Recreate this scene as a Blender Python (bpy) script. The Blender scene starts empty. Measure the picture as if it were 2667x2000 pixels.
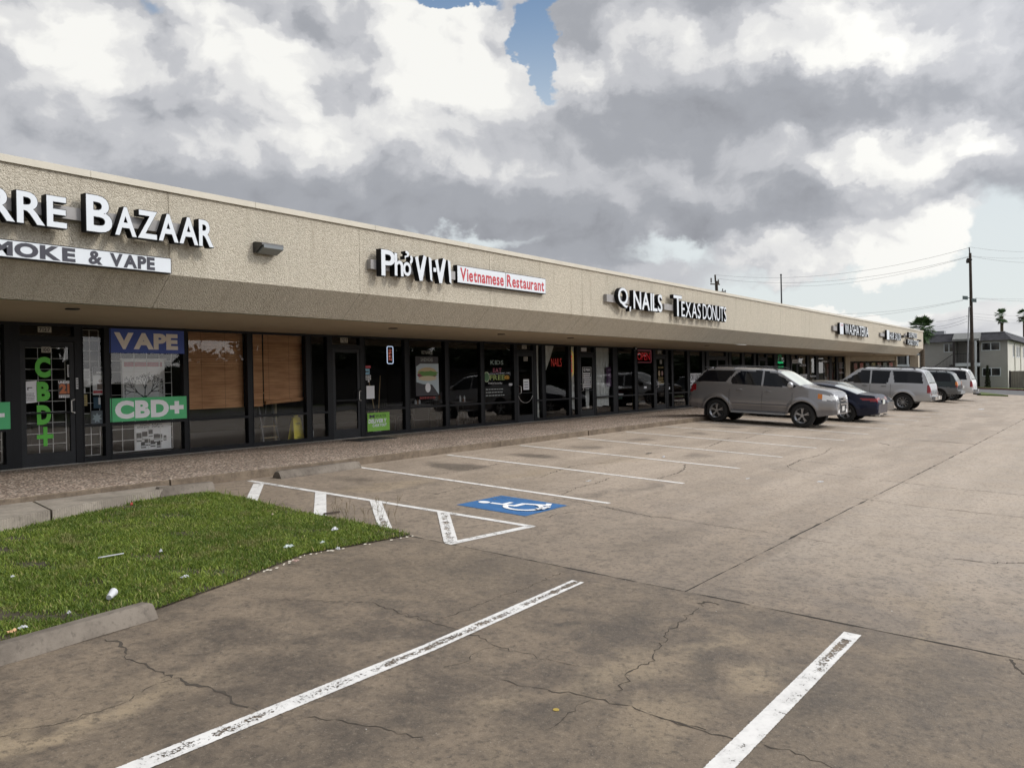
import bpy, math, random
import numpy as np
from mathutils import Vector, Matrix
random.seed(7); RNG = np.random.default_rng(7)
SC = bpy.context.scene; COL = SC.collection
W0 = bpy.data.worlds.new("World"); SC.world = W0; W0.use_nodes = True
# ------------------------------------------------------------------ camera and survey of the place
F_PX, IW, IH = 2165.0, 2667, 2000
RM = np.array([[0.5880859, -0.8085971, -0.0180470], [0.0155823, -0.0109820, 0.9998183], [0.8086484, 0.5882603, -0.0061414]])
EYE = 1.4
YK, G0, K = 11.341, -0.139, 0.05304      # kerb line, lot level at the kerb, fall of the lot
D, XE = 15.388, 65.04                    # storefront plane, end of the building
FAS, SOF, HEAD, BRK, TOP = 11.1, 11.58, 2.54, 3.0, 4.2
def ray(px, py):
    return np.array([(px-IW/2)/F_PX, -(py-IH/2)/F_PX, 1.0]) @ RM
def onY(px, py, y): v = ray(px, py); v = v*(y/v[1]); return v[0], v[2]+EYE
def onX(px, py, x): v = ray(px, py); v = v*(x/v[0]); return v[1], v[2]+EYE
def lotz(y): return G0 + K*(max(min(y, YK), -9.0)-YK)
def gnd(px, py):
    v = ray(px, py); t = (G0-EYE-K*YK)/(v[2]-K*v[1]); v = v*t
    return float(v[0]), float(v[1]), float(v[2]+EYE)
cam = bpy.data.cameras.new("camera"); cam.sensor_width = 36; cam.lens = F_PX/IW*36
cam.clip_start = 0.05; cam.clip_end = 6000
co = bpy.data.objects.new("camera", cam); COL.objects.link(co)
M4 = Matrix.Identity(4)
for i in range(3):
    M4[i][0] = RM[0][i]; M4[i][1] = RM[1][i]; M4[i][2] = -RM[2][i]
M4[2][3] = EYE; co.matrix_world = M4; SC.camera = co
# ------------------------------------------------------------------ node helper
class N:
    def __init__(s, tree): s.t = tree; s.n = tree.nodes; s.l = tree.links
    def new(s, typ, **kw):
        n = s.n.new(typ)
        for k, v in kw.items(): setattr(n, k, v)
        return n
    def put(s, sock, v):
        if isinstance(v, bpy.types.NodeSocket): s.l.new(v, sock)
        else: sock.default_value = v
    def m(s, op, a, b=None, c=None, clamp=False):
        n = s.new('ShaderNodeMath', operation=op); n.use_clamp = clamp
        for i, v in enumerate((a, b, c)):
            if v is not None: s.put(n.inputs[i], v)
        return n.outputs[0]
    def vm(s, op, a, b=None, out=0):
        n = s.new('ShaderNodeVectorMath', operation=op); s.put(n.inputs[0], a)
        if b is not None: s.put(n.inputs[1], b)
        return n.outputs[out]
    def scale(s, a, k):
        n = s.new('ShaderNodeVectorMath', operation='SCALE'); s.put(n.inputs[0], a); s.put(n.inputs['Scale'], k); return n.outputs[0]
    def noise(s, vec, sc, det=4, rough=.55, dist=0., typ='FBM'):
        n = s.new('ShaderNodeTexNoise'); n.noise_type = typ; s.put(n.inputs['Vector'], vec)
        s.put(n.inputs['Scale'], sc); s.put(n.inputs['Detail'], det); s.put(n.inputs['Roughness'], rough); s.put(n.inputs['Distortion'], dist)
        return n.outputs[0]
    def vor(s, vec, sc, feature='F1', det=0., smooth=.5, out='Distance', rnd=1.):
        n = s.new('ShaderNodeTexVoronoi'); n.feature = feature; s.put(n.inputs['Vector'], vec); s.put(n.inputs['Scale'], sc)
        s.put(n.inputs['Randomness'], rnd)
        if det: s.put(n.inputs['Detail'], det); n.normalize = True
        if feature == 'SMOOTH_F1': s.put(n.inputs['Smoothness'], smooth)
        return n.outputs[out]
    def ramp(s, v, a, b, lo=0., hi=1., smooth=True):
        n = s.new('ShaderNodeMapRange'); n.interpolation_type = 'SMOOTHSTEP' if smooth else 'LINEAR'; n.clamp = True
        s.put(n.inputs[0], v); s.put(n.inputs[1], a); s.put(n.inputs[2], b); s.put(n.inputs[3], lo); s.put(n.inputs[4], hi)
        return n.outputs[0]
    def mix(s, f, a, b, blend='MIX'):
        n = s.new('ShaderNodeMix', data_type='RGBA'); n.blend_type = blend
        s.put(n.inputs[0], f); s.put(n.inputs[6], col(a)); s.put(n.inputs[7], col(b)); return n.outputs[2]
    def coord(s, w='Object'): return s.new('ShaderNodeTexCoord').outputs[w]
    def sep(s, v):
        n = s.new('ShaderNodeSeparateXYZ'); s.put(n.inputs[0], v); return n.outputs
    def comb(s, x, y, z):
        n = s.new('ShaderNodeCombineXYZ')
        for i, v in enumerate((x, y, z)): s.put(n.inputs[i], v)
        return n.outputs[0]
def col(c):
    return (c[0], c[1], c[2], 1.0) if isinstance(c, (tuple, list)) and len(c) == 3 else c
def mat(name, c=(.5, .5, .5), rough=.6, metal=0., emit=None, es=0., spec=.5, coat=0.):
    m = bpy.data.materials.new(name); m.use_nodes = True
    b = m.node_tree.nodes['Principled BSDF']
    b.inputs['Base Color'].default_value = col(c); b.inputs['Roughness'].default_value = rough
    b.inputs['Metallic'].default_value = metal; b.inputs['Specular IOR Level'].default_value = spec
    b.inputs['Coat Weight'].default_value = coat; b.inputs['Coat Roughness'].default_value = .04
    if emit: b.inputs['Emission Color'].default_value = col(emit); b.inputs['Emission Strength'].default_value = es
    return m
def nmat(name, rough=.6, **kw):
    m = mat(name, rough=rough, **kw); n = N(m.node_tree); return m, n, m.node_tree.nodes['Principled BSDF']
def bump(n, b, h, strength=.5, dist=.01):
    k = n.new('ShaderNodeBump'); k.inputs['Strength'].default_value = strength; k.inputs['Distance'].default_value = dist
    n.put(k.inputs['Height'], h); n.l.new(k.outputs[0], b.inputs['Normal'])
def wear(name, c, amt=.12, rough=.6, sc=3., spec=.4, bmp=0., metal=0.):
    """a plain colour with uneven dirt"""
    m, n, b = nmat(name, rough=rough, spec=spec, metal=metal); v = n.coord()
    f = n.noise(v, sc, 6, .6); g = n.noise(v, sc*14, 3, .6)
    k = n.m('ADD', n.m('MULTIPLY', f, .7), n.m('MULTIPLY', g, .3))
    lo = tuple(x*(1-amt*1.6) for x in c); hi = tuple(min(1, x*(1+amt)) for x in c)
    n.put(b.inputs['Base Color'], n.mix(n.ramp(k, .3, .7), lo, hi))
    if bmp: bump(n, b, k, bmp, .01)
    return m
# ------------------------------------------------------------------ mesh helper
class MB:
    def __init__(s): s.v = []; s.f = []; s.mi = []; s.uv = []
    def face(s, pts, mi=0, uv=None):
        i = len(s.v); s.v += [tuple(map(float, p)) for p in pts]; s.f.append(list(range(i, i+len(pts)))); s.mi.append(mi)
        s.uv += list(uv) if uv else [(0, 0)]*len(pts)
    def box(s, x0, x1, y0, y1, z0, z1, mi=0):
        p = [(x0, y0, z0), (x1, y0, z0), (x1, y1, z0), (x0, y1, z0), (x0, y0, z1), (x1, y0, z1), (x1, y1, z1), (x0, y1, z1)]
        for q in ((0, 3, 2, 1), (4, 5, 6, 7), (0, 1, 5, 4), (1, 2, 6, 5), (2, 3, 7, 6), (3, 0, 4, 7)): s.face([p[i] for i in q], mi)
    def bar(s, a, b, r, n=6, r2=None, mi=0, cap=True):
        a = Vector(a); b = Vector(b); d = (b-a).normalized(); u = d.orthogonal().normalized(); w = d.cross(u); r2 = r if r2 is None else r2
        A = [a+(u*math.cos(t)+w*math.sin(t))*r for t in [2*math.pi*i/n for i in range(n)]]
        B = [b+(u*math.cos(t)+w*math.sin(t))*r2 for t in [2*math.pi*i/n for i in range(n)]]
        for i in range(n): s.face([A[i], A[(i+1) % n], B[(i+1) % n], B[i]], mi)
        if cap: s.face(A[::-1], mi); s.face(B, mi)
    def beam(s, a, b, w, h, mi=0):
        a = Vector(a); b = Vector(b); d = (b-a).normalized(); u = d.cross(Vector((0, 0, 1)))
        u = (u if u.length > .01 else Vector((1, 0, 0))).normalized(); t = u.cross(d)
        P = [[p+u*(w/2*i)+t*(h/2*j) for i, j in ((-1, -1), (1, -1), (1, 1), (-1, 1))] for p in (a, b)]
        for i in range(4): s.face([P[0][i], P[0][(i+1) % 4], P[1][(i+1) % 4], P[1][i]], mi)
        s.face(P[0][::-1], mi); s.face(P[1], mi)
    def lathe(s, prof, n=24, c=(0, 0, 0), axis='z', mi=0):
        def P(r, z, t):
            x, y = r*math.cos(t), r*math.sin(t)
            return {'z': (c[0]+x, c[1]+y, c[2]+z), 'y': (c[0]+x, c[1]+z, c[2]+y), 'x': (c[0]+z, c[1]+x, c[2]+y)}[axis]
        for i in range(n):
            t0, t1 = 2*math.pi*i/n, 2*math.pi*(i+1)/n
            for (r0, z0), (r1, z1) in zip(prof, prof[1:]):
                if r0 < 1e-6 and r1 < 1e-6: continue
                q = [P(r0, z0, t0), P(r0, z0, t1), P(r1, z1, t1), P(r1, z1, t0)]
                if r0 < 1e-6: q = [q[0], q[2], q[3]]
                elif r1 < 1e-6: q = q[:3]
                s.face(q, mi)
    def loft(s, rings, cap=True, mi=0):
        n = len(rings[0])
        for a, b in zip(rings, rings[1:]):
            for i in range(n): s.face([a[i], a[(i+1) % n], b[(i+1) % n], b[i]], mi)
        if cap: s.face(rings[0][::-1], mi); s.face(rings[-1], mi)
    def build(s, name, mats, parent=None, smooth=None, merge=True):
        me = bpy.data.meshes.new(name)
        me.from_pydata(s.v, [], s.f)
        if not isinstance(mats, (list, tuple)): mats = [mats]
        for m in mats: me.materials.append(m)
        if len(mats) > 1: me.polygons.foreach_set('material_index', s.mi)
        if any(u != (0, 0) for u in s.uv):
            ul = me.uv_layers.new(name='UVMap'); ul.data.foreach_set('uv', np.array(s.uv, dtype=np.float32).ravel())
        if merge:
            import bmesh
            bm = bmesh.new(); bm.from_mesh(me); bmesh.ops.remove_doubles(bm, verts=bm.verts, dist=1e-4)
            bmesh.ops.recalc_face_normals(bm, faces=bm.faces); bm.to_mesh(me); bm.free()
        if smooth is not None:
            me.polygons.foreach_set('use_smooth', [True]*len(me.polygons))
            try: me.set_sharp_from_angle(angle=math.radians(smooth))
            except Exception: pass
        me.update()
        o = bpy.data.objects.new(name, me); COL.objects.link(o)
        if parent: o.parent = parent
        return o
def tag(o, label=None, cat=None, group=None, kind=None):
    for k, v in (('label', label), ('category', cat), ('group', group), ('kind', kind)):
        if v: o[k] = v
    return o
def thing(name, loc, label, cat, group=None, rz=0.):
    o = bpy.data.objects.new(name, None); COL.objects.link(o); o.location = loc; o.rotation_euler = (0, 0, rz)
    o.empty_display_size = .2
    return tag(o, label, cat, group)
def local(parent, o):
    """o was built in world coordinates: hang it under an Empty without moving it"""
    o.parent = parent
    o.matrix_parent_inverse = (Matrix.Translation(parent.location) @ Matrix.Rotation(parent.rotation_euler.z, 4, 'Z')).inverted()
    return o
# ------------------------------------------------------------------ lettering
_gl = {}
def glyph(ch, off, ext=0., cond=0.):
    k = (ch, off, ext)
    if k not in _gl:
        c = bpy.data.curves.new('g', 'FONT'); c.body = ch; c.offset = off; c.extrude = ext; c.resolution_u = 4
        o = bpy.data.objects.new('g', c); COL.objects.link(o)
        dg = bpy.context.evaluated_depsgraph_get(); dg.update()
        me = bpy.data.meshes.new_from_object(o.evaluated_get(dg), depsgraph=dg)
        V = [tuple(v.co) for v in me.vertices]; P = [(list(p.vertices), p.normal.z) for p in me.polygons]
        bpy.data.objects.remove(o); bpy.data.meshes.remove(me); bpy.data.curves.remove(c)
        _gl[k] = (V, P)
    return _gl[k]
def text_geo(txt, off, ext=0., gap=.06, space=.32):
    """list of (verts, polys) per character laid out left to right, total size"""
    x = 0.; out = []; ys = []
    for ch in txt:
        if ch == ' ': x += space; continue
        V, P = glyph(ch, off, ext)
        if not V: continue
        x0 = min(v[0] for v in V); x1 = max(v[0] for v in V)
        out.append(([(v[0]-x0+x, v[1], v[2]) for v in V], P, ch, x-x0)); x += x1-x0+gap
        ys += [v[1] for v in V]
    return out, x-gap, min(ys), max(ys)
def channel_sign(parent, txt, x0, x1, z0, z1, yf, depth, mret, mface, off=.022, gap=.06, space=.3, zr=None, xr=None):
    g, w, ya, yb = text_geo(txt, off, .5, gap, space)
    sx = (x1-x0)/w; sz = (z1-z0)/(yb-ya)
    for V, P, ch, sh in g:
        a = MB(); b = MB()
        def T(v):
            X = x0+v[0]*sx; return (X, yf+depth*(.5-v[2]), z0+(v[1]-ya)*sz)
        for idx, nz in P:
            a.face([T(V[i]) for i in idx])
        V2, P2 = glyph(ch, off-.014, 0.)
        for idx, nz in P2: b.face([T((V2[i][0]+sh, V2[i][1], .5)) for i in idx])
        for k, vv in enumerate(b.v): b.v[k] = (vv[0], vv[1]-.003, vv[2])
        o = local(parent, a.build('letter', mret)); f = b.build('letter_face', mface); f.parent = o
def flat_text(txt, x0, x1, z0, z1, y, m, parent=None, off=.02, gap=.06, space=.3, slant=0., name='lettering', place=None, world=False):
    g, w, ya, yb = text_geo(txt, off, 0., gap, space); sx = (x1-x0)/w; sz = (z1-z0)/(yb-ya); a = MB()
    for V, P, ch, sh in g:
        for idx, nz in P:
            q = []
            for i in idx:
                zz = (V[i][1]-ya)*sz; xx = x0+V[i][0]*sx+slant*zz
                q.append(place(xx, z0+zz) if place else (xx, y, z0+zz))
            a.face(q)
    o = a.build(name, m)
    if parent: (local(parent, o) if not world else setattr(o, 'parent', parent))
    return o
# ------------------------------------------------------------------ sky and light
SUN = Vector((0.40, -0.76, 0.64)).normalized()
def azel(px, py):
    v = ray(px, py); v = v/np.linalg.norm(v)
    return math.degrees(math.atan2(v[1], v[0])), math.degrees(math.asin(v[2]))
def n2(n, v, sc, det, rough):
    k = n.new('ShaderNodeTexNoise'); k.noise_dimensions = '2D'; n.put(k.inputs['Vector'], v); k.inputs['Scale'].default_value = sc
    k.inputs['Detail'].default_value = det; k.inputs['Roughness'].default_value = rough; return k.outputs[0]
def v2(n, v, sc, det):
    k = n.new('ShaderNodeTexVoronoi'); k.voronoi_dimensions = '2D'; k.feature = 'SMOOTH_F1'; k.normalize = True; n.put(k.inputs['Vector'], v); k.inputs['Scale'].default_value = sc
    k.inputs['Detail'].default_value = det; k.inputs['Roughness'].default_value = .55; k.inputs['Smoothness'].default_value = .35; return k.outputs['Distance']
def make_sky():
    nt = W0.node_tree; nt.nodes.clear(); n = N(nt)
    out = n.new('ShaderNodeOutputWorld')
    d = n.coord('Generated'); x, y, z = n.sep(d)
    az = n.m('MULTIPLY', n.m('ARCTAN2', y, x), 57.29578); el = n.m('MULTIPLY', n.m('ARCSINE', z), 57.29578)
    # wobble of the direction so that no mass keeps a round outline; all noise is flat (2D) over bearing and height
    qq = n.comb(n.m('MULTIPLY', az, .01745), n.m('MULTIPLY', el, .01745*1.35), 0.)
    wx = n2(n, qq, 4.5, 6, .6); wy = n2(n, n.vm('ADD', qq, (7.3, 2.1, 0.)), 5.5, 6, .6)
    uv = n.comb(n.m('ADD', az, n.m('MULTIPLY', n.m('SUBTRACT', wx, .5), 10.)), n.m('ADD', el, n.m('MULTIPLY', n.m('SUBTRACT', wy, .5), 8.)), 0.)
    def blob(px, py, rx, ry, amt, acc):
        a, e = azel(px, py)
        v = n.vm('SUBTRACT', uv, (a, e, 0.)); v = n.vm('MULTIPLY', v, (37.8/rx, 37.8/ry, 0.))
        l = n.vm('LENGTH', v, out=1)
        t = n.ramp(l, 0., 1.6, amt, 0.)
        return t if acc is None else n.m('ADD', acc, t)
    holes = None
    for b in [(1432, 70, 52, 150, 1.2), (1412, 170, 42, 60, 1.1), (1210, 2, 130, 22, 1.), (330, 5, 90, 40, .7), (1640, 320, 110, 60, .3),
              (2480, 735, 300, 85, 1.0), (2130, 715, 330, 50, .95), (1760, 660, 200, 40, .85), (2230, 770, 380, 40, 1.1), (1260, 600, 200, 30, .62), (2640, 640, 120, 90, .8)]:
        holes = blob(*b, holes)
    for b in [(2190, 800, 150, 36, -1.2), (2290, 630, 80, 50, -1.), (2430, 650, 60, 55, -1.), (2040, 795, 100, 30, -.9), (1980, 655, 110, 26, -.8), (1560, 140, 90, 50, -.3)]:
        holes = blob(*b, holes)
    bright = None
    for b in [(1180, 110, 230, 190, .46), (1320, 90, 110, 110, .25), (760, 200, 330, 190, .24), (520, 330, 260, 90, .10), (1530, 210, 120, 60, .42), (1090, 300, 180, 100, .2), (80, 110, 190, 150, .38), (200, 60, 90, 110, .2),
              (380, 240, 220, 150, .18), (700, 340, 330, 110, .14), (1880, 110, 330, 80, .22), (1700, 60, 120, 60, .15), (2120, 60, 180, 110, .28), (2400, 40, 260, 100, .3), (2330, 140, 130, 60, .2), (2620, 110, 130, 120, .2),
              (2330, 430, 260, 100, .46), (2250, 400, 110, 50, .2), (2600, 370, 120, 60, .3), (1270, 390, 130, 60, .16), (2190, 810, 190, 70, .6), (2300, 630, 190, 70, .42), (2450, 650, 90, 60, .3), (1980, 650, 110, 40, .25),
              (90, 290, 220, 90, -.12), (1560, 330, 220, 90, -.08), (1850, 300, 330, 120, -.16), (2250, 250, 300, 80, -.10), (2560, 260, 240, 80, -.06), (1900, 590, 420, 70, -.16), (1500, 620, 330, 60, -.12), (2300, 530, 300, 50, -.12), (900, 560, 700, 110, -.14), (2040, 700, 170, 30, -.1)]:
        bright = blob(*b, bright)
    wq = n.vm('ADD', qq, n.comb(n.m('MULTIPLY', n.m('SUBTRACT', wx, .5), .10), n.m('MULTIPLY', n.m('SUBTRACT', wy, .5), .10), 0.))
    def dens(v):
        f = n2(n, v, 5.0, 6, .5)
        p = v2(n, v, 7.5, 2.4)
        return n.m('SUBTRACT', n.m('MULTIPLY', f, 1.0), n.m('MULTIPLY', p, .8))
    d0 = dens(wq); d1 = dens(n.vm('ADD', wq, (-0.020, 0.028, 0.)))
    rel = n.m('SUBTRACT', d0, d1)
    fine = n2(n, wq, 30., 5, .6)
    low = n2(n, qq, 2.6, 3, .5)
    far = n.ramp(el, 30., 60., 0., .25)          # overhead the cloud deck is an even light grey
    L = n.m('ADD', n.m('ADD', .455, bright), n.m('MULTIPLY', rel, n.ramp(n.m('ADD', bright, low), .35, 1.1, .7, 1.8)))
    L = n.m('ADD', L, n.m('MULTIPLY', n.m('SUBTRACT', fine, .5), .22)); L = n.m('ADD', L, n.m('MULTIPLY', n.m('SUBTRACT', low, .5), .22)); L = n.m('ADD', L, far)
    # the cloud in front of the sun shines through
    sd = n.m('MAXIMUM', n.vm('DOT_PRODUCT', d, tuple(SUN), out=1), 0.); glow = n.m('ADD', .98, n.m('MULTIPLY', n.m('POWER', sd, 4.5), 5.))
    # sunlit heads of cloud stand out against the shaded masses with a firm edge
    head = n.ramp(n.m('ADD', L, n.m('MULTIPLY', n.m('SUBTRACT', n2(n, wq, 13., 7, .62), .5), .8)), .54, .80)
    L = n.m('ADD', n.m('SUBTRACT', n.m('MULTIPLY', L, .93), .02), n.m('MULTIPLY', head, .085))
    L = n.m('ADD', L, n.ramp(el, 10., 2., 0., .30))
    cr = n.new('ShaderNodeValToRGB'); cr.color_ramp.interpolation = 'EASE'
    E_ = cr.color_ramp.elements
    E_[0].position = 0.; E_[0].color = (.295, .305, .335, 1)
    E_[1].position = 1.; E_[1].color = (.96, .955, .92, 1)
    for p_, c_ in ((.28, (.385, .40, .435, 1)), (.52, (.56, .57, .60, 1)), (.78, (.78, .78, .78, 1))):
        e = E_.new(p_); e.color = c_
    n.put(cr.inputs[0], L)
    cov = n.m('ADD', n.m('SUBTRACT', .62, holes), n.m('MULTIPLY', n.m('SUBTRACT', d0, .2), .9))
    hz = n.ramp(el, 21., 8.)
    alpha = n.ramp(cov, n.m('SUBTRACT', -.04, n.m('MULTIPLY', hz, .12)), n.m('ADD', .24, n.m('MULTIPLY', hz, .16)))
    sky = n.new('ShaderNodeTexSky'); sky.sky_type = 'NISHITA'; sky.sun_disc = False
    sky.sun_elevation = math.asin(SUN.z); sky.sun_rotation = math.atan2(SUN.x, SUN.y); sky.air_density = 1.2; sky.dust_density = .6; sky.ozone_density = 1.6
    b0 = n.new('ShaderNodeBackground'); n.put(b0.inputs[0], n.mix(n.ramp(el, 26., 8., 0., .9), sky.outputs[0], (5.9, 6.25, 6.3))); b0.inputs[1].default_value = .13
    b1 = n.new('ShaderNodeBackground'); n.l.new(cr.outputs[0], b1.inputs[0]); n.put(b1.inputs[1], glow)
    mx = n.new('ShaderNodeMixShader'); n.put(mx.inputs[0], alpha); n.l.new(b0.outputs[0], mx.inputs[1]); n.l.new(b1.outputs[0], mx.inputs[2])
    n.l.new(mx.outputs[0], out.inputs[0])
make_sky()
try: W0.cycles.sampling_method = 'NONE'
except Exception: pass
sl = bpy.data.lights.new("sun", 'SUN'); sl.energy = 1.65; sl.angle = math.radians(9); sl.color = (1., .945, .86)
so = bpy.data.objects.new("sun", sl); COL.objects.link(so); so.rotation_euler = SUN.to_track_quat('Z', 'Y').to_euler(); so.location = (0, 0, 40)
SC.view_settings.view_transform = 'Standard'; SC.view_settings.look = 'None'; SC.view_settings.exposure = 0.; SC.view_settings.gamma = 1.
SC.view_settings.use_curve_mapping = False
SC.cycles.max_bounces = 8; SC.cycles.transparent_max_bounces = 16; SC.cycles.caustics_reflective = False; SC.cycles.caustics_refractive = False
try: SC.cycles.use_denoising = True
except Exception: pass
# ------------------------------------------------------------------ materials
def blobsum(n, P, lst, ax, acc=None):
    """soft-edged stains: (x, y, rx, ry, amount) on the lot"""
    for x, y, rx, ry, a in lst:
        v = n.vm('MULTIPLY', n.vm('SUBTRACT', P, (x, y, 0.)), (1/rx, 1/ry, 0.)); t = n.ramp(n.vm('LENGTH', v, out=1), .2, 1.15, a, 0.)
        acc = t if acc is None else n.m('ADD', acc, t)
    return acc
def concrete_lot():
    m, n, b = nmat('lot_concrete', rough=.72, spec=.5); P = n.coord(); x, y, z = n.sep(P)
    w = n.noise(P, .9, 5, .6); Pw = n.vm('ADD', P, n.comb(n.m('MULTIPLY', n.m('SUBTRACT', w, .5), 1.1), n.m('MULTIPLY', n.m('SUBTRACT', n.noise(P, 1.3, 4, .6), .5), 1.1), 0.))
    big = n.noise(P, .28, 5, .62, .4); mid = n.noise(P, 1.5, 6, .66, .3); fine = n.noise(P, 21., 6, .78); grit = n.noise(P, 70., 4, .75); blot = n.noise(P, 5.5, 5, .7)
    tyre = n.noise(n.vm('MULTIPLY', P, (.25, 1.3, 1.)), 1.1, 4, .6)
    base = n.mix(n.ramp(mid, .36, .64), (.086, .067, .050), (.182, .140, .098))
    base = n.mix(n.ramp(big, .40, .60, 0., .7), base, (.158, .122, .084))
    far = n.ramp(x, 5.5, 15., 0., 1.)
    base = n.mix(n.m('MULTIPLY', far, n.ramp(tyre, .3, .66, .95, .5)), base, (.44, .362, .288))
    # slabs poured apart: the one by the kerb row and the drive aisle are paler than the one in front
    pour = n.ramp(x, 7.03, 7.05, 0., .28, smooth=False)
    base = n.mix(pour, base, (.32, .262, .205))
    aisle = n.m('MULTIPLY', n.ramp(x, 7.0, 9.5, 0., 1.), n.ramp(y, 3.1, 3.0, 0., .30))
    base = n.mix(aisle, base, (.42, .355, .285))
    pale = blobsum(n, Pw, [(1.9, 4.75, 1.5, .2, .9), (9.4, 9.3, 1.3, .35, .5), (12.2, 8.4, 1.2, .35, .4), (5.0, 2.75, .8, .30, .55), (5.5, 2.0, .42, .22, .7), (5.9, 2.5, .7, .2, .5), (4.5, 2.2, .5, .22, .4), (3.3, 2.6, .5, .2, .4), (2.6, 3.0, .6, .2, .35), (7.9, 1.3, 1.6, .22, .35), (4.1, 3.1, .3, .16, .35), (15.2, 8.2, 1.5, .4, .3)], 0)
    base = n.mix(n.m('MINIMUM', pale, .85), base, (.285, .222, .145))
    dark = blobsum(n, Pw, [(11.9, 10.0, .5, .75, 1.), (14.3, 9.9, .5, .7, .9), (9.5, 10.2, .4, .5, .5), (17.0, 7.4, .8, .3, .4), (4.9, 5.0, .28, .2, .5), (5.5, 3.5, .16, .12, .7), (6.1, 2.9, .1, .08, .7), (16.6, 9.9, .5, .45, .5), (19.2, 9.8, .5, .4, .5), (22.0, 9.6, .5, .5, .5), (24.9, 9.7, .7, .6, .6), (12.4, 6.2, .9, .22, .4), (11.0, 6.5, .7, .2, .35),
              (5.4, 2.35, .5, .14, .55), (6.6, 5.2, .8, .5, .4), (5.9, 3.2, .7, .25, .45), (5.3, 1.5, .8, .3, .5), (4.2, 2.7, .6, .2, .4), (8.7, 4.3, 1.2, .5, .25), (3.4, 3.3, .9, .35, .25), (6.2, 1.0, .9, .3, .25), (9.9, 9.0, .6, .22, .3), (9.2, 8.9, .5, .16, .35)], 0)
    base = n.mix(n.m('MINIMUM', dark, .7), base, (.055, .045, .035))
    base = n.mix(n.m('MULTIPLY', n.ramp(blot, .46, .66, 0., .42), n.m('SUBTRACT', 1., n.m('MULTIPLY', far, .75))), base, (.062, .050, .040)); base = n.mix(n.ramp(fine, .50, .64, 0., .62), base, (.045, .036, .028))
    base = n.mix(n.ramp(fine, .46, .34, 0., .30), base, (.30, .245, .18))
    base = n.mix(n.ramp(grit, .60, .70, 0., .5), base, (.42, .37, .30))
    spot = n.vor(P, 3.1, 'F1'); base = n.mix(n.ramp(spot, .018, .04, .7, 0.), base, (.03, .026, .022))
    n.put(b.inputs['Base Color'], base)
    n.put(b.inputs['Roughness'], n.ramp(mid, .3, .7, .52, .72))
    bump(n, b, n.m('ADD', n.m('MULTIPLY', fine, .6), n.m('MULTIPLY', grit, .4)), .7, .012)
    return m
def pebbles():
    m, n, b = nmat('exposed_pebbles', rough=.75, spec=.35); P = n.coord()
    v = n.new('ShaderNodeTexVoronoi'); n.put(v.inputs['Vector'], P); v.inputs['Scale'].default_value = 30.
    c = n.sep(v.outputs['Color'])[0]; dist = v.outputs['Distance']
    base = n.mix(n.ramp(c, .1, .9), (.27, .19, .145), (.80, .65, .53)); base = n.mix(n.ramp(n.sep(v.outputs['Color'])[1], .72, .8), base, (.20, .17, .15))
    base = n.mix(n.ramp(n.sep(v.outputs['Color'])[2], .86, .93), base, (.56, .50, .42))
    base = n.mix(n.ramp(dist, .36, .62, 0., .9), base, (.12, .09, .068))
    base = n.mix(n.ramp(n.noise(P, .8, 5, .6), .35, .68, 0., .35), base, (.11, .09, .07))
    n.put(b.inputs['Base Color'], base); bump(n, b, n.m('SUBTRACT', 1., dist), .8, .008)
    return m
def kerb_mat(name, hi, lo, line=False):
    m, n, b = nmat(name, rough=.85, spec=.3); P = n.coord(); a = n.noise(P, 2.2, 6, .65); c = n.noise(P, 22., 5, .65)
    base = n.mix(n.ramp(a, .33, .66), lo, hi); base = n.mix(n.ramp(c, .5, .72, 0., .5), base, tuple(v*.45 for v in lo))
    n.put(b.inputs['Base Color'], base); h = c
    if line: h = n.m('ADD', c, n.m('MULTIPLY', n.m('SINE', n.m('MULTIPLY', n.sep(P)[0], 190.)), .5))
    bump(n, b, h, .6, .008)
    return m
def stucco():
    m, n, b = nmat('pebbledash_render', rough=.88, spec=.25); P = n.coord(); x, y, z = n.sep(P)
    v = n.new('ShaderNodeTexVoronoi'); n.put(v.inputs['Vector'], n.vm('MULTIPLY', P, (1., 1., .8))); v.inputs['Scale'].default_value = 60.
    grain = n.noise(P, 42., 5, .7); big = n.noise(P, .5, 5, .6); streak = n.noise(n.vm('MULTIPLY', P, (4.5, 1., .35)), 1.6, 5, .6)
    base = n.mix(n.ramp(n.sep(v.outputs['Color'])[0], .05, .95), (.41, .368, .295), (.545, .50, .41))
    base = n.mix(n.ramp(grain, .56, .74, 0., .42), base, (.29, .25, .185))
    base = n.mix(n.ramp(big, .35, .68, 0., .25), base, (.40, .37, .305)); base = n.mix(n.ramp(streak, .50, .74, 0., .42), base, (.30, .26, .20))
    n.put(b.inputs['Base Color'], base); bump(n, b, n.m('ADD', n.m('MULTIPLY', grain, 1.2), n.m('SUBTRACT', 1., v.outputs['Distance'])), .8, .016)
    return m
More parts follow.
